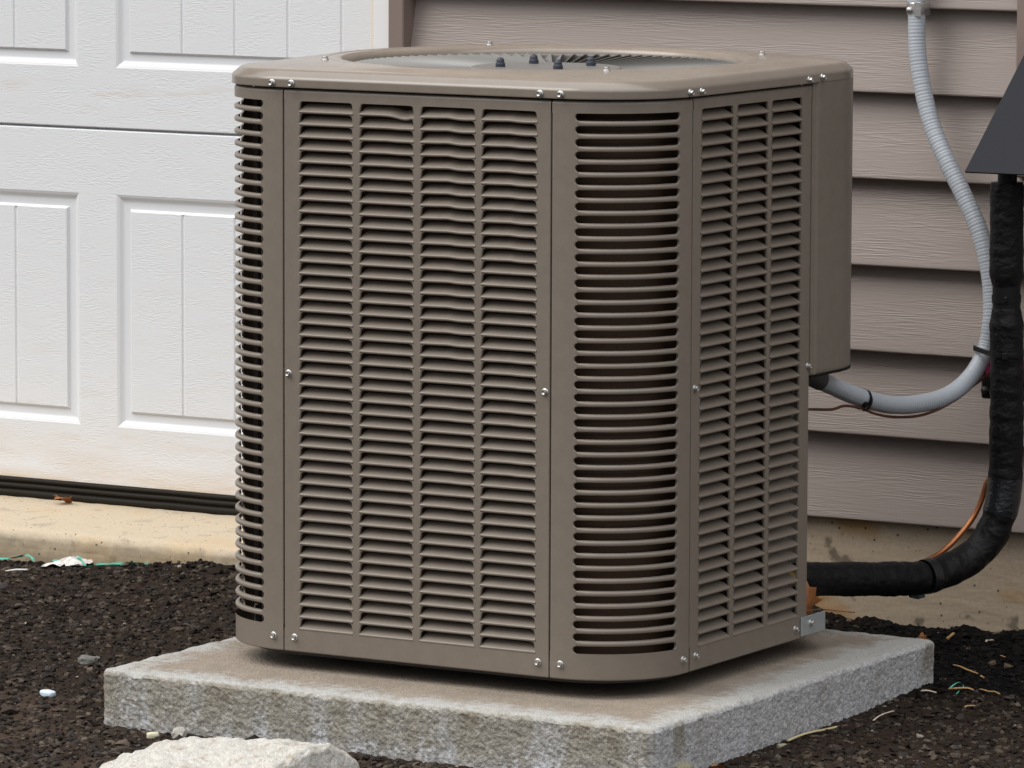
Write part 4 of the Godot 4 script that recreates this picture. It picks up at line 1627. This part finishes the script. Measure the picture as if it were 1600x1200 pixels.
func leaf(label: String, xf: Transform3D, curl: float, stalk: bool) -> void:
	var out := []
	# half outline of a lobed leaf, mirrored
	var half := [Vector2(0, 0), Vector2(0.16, -0.02), Vector2(0.34, 0.10), Vector2(0.28, 0.22), Vector2(0.52, 0.42), Vector2(0.36, 0.50), Vector2(0.40, 0.72), Vector2(0.22, 0.70), Vector2(0.15, 0.88), Vector2(0.0, 1.08)]
	var m := Mesher.new()
	var rows := [PackedVector3Array(), PackedVector3Array(), PackedVector3Array(), PackedVector3Array(), PackedVector3Array()]
	for h in half:
		for k in 5:
			var s := (k - 2) / 2.0
			var x: float = h.x * s
			rows[k].append(Vector3(x, h.y, curl * x * x * 1.2 + 0.14 * sin(h.y * 3.0) - 0.05 * absf(s)))
	m.grid(rows)
	var t := thing("dry_leaf", label, "leaf", xf.origin)
	put("blade", m, M.leaf, t, Transform3D(xf.basis, Vector3.ZERO))
	if stalk:
		var st := Mesher.new()
		st.tube(smooth_path([Vector3(0.0, 0.004, 0.0), Vector3(0.02, 0.010, -0.012), Vector3(0.036, 0.003, -0.05), Vector3(0.050, -0.001, -0.075)], 5), PackedFloat32Array([0.0010]), 6)
		put("stalk", st, M.leaf_stalk, t)


# ---------------------------------------------------------------- materials
func dust_texture(size: int) -> ImageTexture:
	# faint settled dust and rain marks on paint
	var im := Image.create(size, size, false, Image.FORMAT_RGBA8)
	var a := noise(14, 0.014, 4, FastNoiseLite.TYPE_PERLIN).get_seamless_image(size, size)
	var b := noise(15, 0.09, 3, FastNoiseLite.TYPE_PERLIN).get_seamless_image(size, size)
	for y in size:
		for x in size:
			var t := a.get_pixel(x, y).r
			var f := b.get_pixel(x, (y / 3) % size).r
			var v := 0.93 + 0.05 * (t - 0.5) + 0.035 * (f - 0.5)
			im.set_pixel(x, y, Color(v, v * 0.997, v * 0.99).clamp())
	return ImageTexture.create_from_image(im)


func build_materials() -> void:
	var fine := noise_texture(512, noise(5, 0.06, 4))
	var coarse := noise_texture(512, noise(6, 0.025, 5))
	var gritty := noise_texture(512, noise(8, 0.09, 3, FastNoiseLite.TYPE_PERLIN))
	var speckle := speckle_texture(512)
	M.paint = relief(mat(Color(0.207, 0.174, 0.142), 0.40), fine, 0.005, 6.0)
	M.paint.albedo_texture = dust_texture(512)
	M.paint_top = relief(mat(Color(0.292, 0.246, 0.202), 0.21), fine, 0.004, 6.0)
	M.paint_top.vertex_color_use_as_albedo = true  # vertex colours hold the daylight painted on the cap's top
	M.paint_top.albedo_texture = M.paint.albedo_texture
	M.grille = mat(Color(0.165, 0.160, 0.147), 0.36)
	M.zinc = mat(Color(0.50, 0.49, 0.47), 0.36, 0.9)
	M.galvanised = relief(mat(Color(0.42, 0.46, 0.47), 0.45, 0.6), coarse, 0.004, 5.0)
	M.dark_metal = mat(Color(0.03, 0.028, 0.026), 0.6)
	M.rubber = mat(Color(0.014, 0.014, 0.014), 0.65)
	M.black = mat(Color(0.010, 0.010, 0.011), 0.45)
	M.navy = mat(Color(0.022, 0.025, 0.040), 0.5)
	M.coil = mat(Color(0.085, 0.040, 0.013), 0.75, 0.0)
	var fin := Image.create(64, 64, false, Image.FORMAT_RGBA8)
	for y in 64:
		for x in 64:
			var v := 0.75 + 0.25 * sin(TAU * x / 8.0)
			if (y % 32) < 5:
				v = 0.55
			fin.set_pixel(x, y, Color(v, v, v))
	M.coil.albedo_texture = ImageTexture.create_from_image(fin)
	M.coil.uv1_scale = Vector3(70, 26, 1)
	M.copper = mat(Color(0.36, 0.14, 0.06), 0.38, 0.8)
	M.brass = mat(Color(0.45, 0.32, 0.12), 0.4, 0.9)
	M.foam = relief(mat(Color(0.0075, 0.0073, 0.008), 0.46), coarse, 0.34, 3.2)
	M.tape = relief(mat(Color(0.012, 0.013, 0.015), 0.24), coarse, 0.10, 9.0)
	M.conduit = mat(Color(0.37, 0.395, 0.425), 0.38)
	M.fitting = mat(Color(0.06, 0.06, 0.062), 0.5)
	M.wire = mat(Color(0.10, 0.035, 0.018), 0.5)
	M.pink = mat(Color(0.55, 0.01, 0.17), 0.5)
	M.hood = relief(mat(Color(0.020, 0.021, 0.026), 0.5), fine, 0.008, 5.0)
	M.hood.metallic_specular = 0.2
	M.foam.metallic_specular = 0.3
	M.black.metallic_specular = 0.3
	M.twine = mat(Color(0.05, 0.36, 0.25), 0.5)
	M.paper = relief(mat(Color(0.72, 0.68, 0.64), 0.8), coarse, 0.1, 12.0)
	M.straw = mat(Color(0.42, 0.25, 0.10), 0.7)
	M.straw_pale = mat(Color(0.55, 0.45, 0.36), 0.7)
	M.grass = mat(Color(0.42, 0.36, 0.20), 0.6)
	M.leaf = relief(mat(Color(0.30, 0.115, 0.032), 0.65), coarse, 0.06, 14.0)
	M.leaf.backlight_enabled = true
	M.leaf.backlight = Color(0.25, 0.10, 0.03)
	M.leaf_stalk = mat(Color(0.20, 0.07, 0.035), 0.6)
	M.pebble_cream = relief(mat(Color(0.50, 0.47, 0.34), 0.8), coarse, 0.05, 10.0)
	M.pebble_grey = relief(mat(Color(0.34, 0.32, 0.28), 0.85), coarse, 0.08, 10.0)
	M.pebble_dark = relief(mat(Color(0.14, 0.135, 0.12), 0.85), coarse, 0.08, 10.0)
	M.pebble_moss = relief(mat(Color(0.24, 0.22, 0.15), 0.9), coarse, 0.08, 10.0)
	M.pebble_blue = relief(mat(Color(0.52, 0.60, 0.70), 0.5), coarse, 0.03, 10.0)

	var sg := grain_texture(2048, 1024, 2.4, 0.47, 21, 9.0, 210.0)
	M.siding = relief(mat(Color(0.282, 0.234, 0.207), 0.5), sg, 0.05)
	M.trim = relief(mat(Color(0.22, 0.165, 0.14), 0.5), fine, 0.006, 5.0)
	var dg := grain_texture(2048, 1024, 1.5, 0.68, 61, 24.0, 230.0)
	M.door_low = relief(mat(Color.WHITE, 0.5), dg, 0.036)
	M.door_low.albedo_texture = door_texture(0.0, 0.68, 11)
	M.door_high = relief(mat(Color.WHITE, 0.5), dg, 0.036)
	M.door_high.albedo_texture = door_texture(0.68, 1.36, 14)
	M.door_smooth = mat(Color(0.72, 0.73, 0.74), 0.45)
	M.white_trim = mat(Color(0.80, 0.79, 0.78), 0.5)
	M.cream = mat(Color(0.74, 0.68, 0.60), 0.6)
	M.seal = mat(Color(0.019, 0.016, 0.012), 0.6)
	M.seal.metallic_specular = 0.25
	M.foundation = relief(mat(Color.WHITE, 0.85), coarse, 0.10)
	M.foundation.albedo_texture = concrete_texture(1024, Color(0.44, 0.35, 0.25), Color(0.40, 0.235, 0.09), Color(0.10, 0.075, 0.05), 81)
	M.slab = relief(mat(Color.WHITE, 0.85), fine, 0.05)
	M.slab.albedo_texture = concrete_texture(1024, Color(0.50, 0.415, 0.30), Color(0.50, 0.39, 0.25), Color(0.38, 0.31, 0.23), 91)
	M.slab.uv1_scale = Vector3(0.7, 2.2, 1)
	M.slab.vertex_color_use_as_albedo = true
	M.pad = relief(mat(Color.WHITE, 0.9), gritty, 0.20, 4.0)
	M.pad.albedo_texture = speckle
	M.pad.vertex_color_use_as_albedo = true
	M.ground = relief(mat(Color.WHITE, 0.92), fine, 0.2, 8.0)
	M.ground.vertex_color_use_as_albedo = true
	M.chip = relief(mat(Color.WHITE, 0.85), coarse, 0.06, 20.0)
	M.chip.vertex_color_use_as_albedo = true
	M.ground.metallic_specular = 0.2
	M.chip.metallic_specular = 0.25
	M.stone_col = relief(mat(Color.WHITE, 0.88), gritty, 0.22, 3.5)
	M.stone_col.albedo_texture = speckle
	M.stone_col.vertex_color_use_as_albedo = true
	M.earth = mat(Color(0.022, 0.017, 0.013), 0.95)


func _ready() -> void:
	rng.seed = 7
	n1 = noise(1, 1.0, 3)
	n2 = noise(2, 1.0, 3)

	# camera
	var cam := Camera3D.new()
	cam.name = "camera"
	cam.transform = Transform3D(Basis(Vector3(0.862555, 0.003636, -0.505951), Vector3(-0.062505, 0.99308, -0.099423), Vector3(0.502088, 0.117382, 0.856813)), Vector3(4.13807711, 1.356702, 7.15979819))
	cam.fov = 8.075421
	cam.near = 0.5
	cam.far = 400.0
	add_child(cam)
	cam.current = true

	# overcast sky, brighter overhead
	var sky_im := Image.create(128, 64, false, Image.FORMAT_RGBF)
	var cn := noise(3, 1.0, 4)
	for y in 64:
		var el := PI / 2 - PI * (y + 0.5) / 64.0
		for x in 128:
			var az := TAU * (x + 0.5) / 128.0
			var d := Vector3(cos(el) * cos(az), sin(el), cos(el) * sin(az))
			var l := 0.22 + 2.8 * pow(maxf(sin(el), 0.0), 1.35)
			if el > 0.0:
				l *= 1.0 + 0.22 * cn.get_noise_3d(d.x * 1.6, d.y * 3.0, d.z * 1.6)
			sky_im.set_pixel(x, y, Color(l * 0.985, l * 1.0, l * 1.035))
	var pano := PanoramaSkyMaterial.new()
	pano.panorama = ImageTexture.create_from_image(sky_im)
	var sky := Sky.new()
	sky.sky_material = pano
	var env := Environment.new()
	env.background_mode = Environment.BG_SKY
	env.sky = sky
	env.tonemap_mode = Environment.TONE_MAPPER_LINEAR
	env.tonemap_exposure = 1.0
	env.sdfgi_enabled = true
	env.ssao_enabled = true
	env.ssil_enabled = true
	var we := WorldEnvironment.new()
	we.name = "environment"
	we.environment = env
	add_child(we)

	# the veiled sun
	var sun := DirectionalLight3D.new()
	sun.name = "sun"
	sun.light_energy = 0.62
	sun.light_color = Color(1.0, 0.98, 0.955)
	sun.light_angular_distance = 40.0
	sun.shadow_enabled = true
	add_child(sun)
	sun.look_at_from_position(Vector3(-5.0, 7.5, 4.5), Vector3.ZERO)

	build_materials()
	build_ground()
	build_slab()
	build_house()
	build_pad()
	build_unit()
	build_lines()
	build_litter()
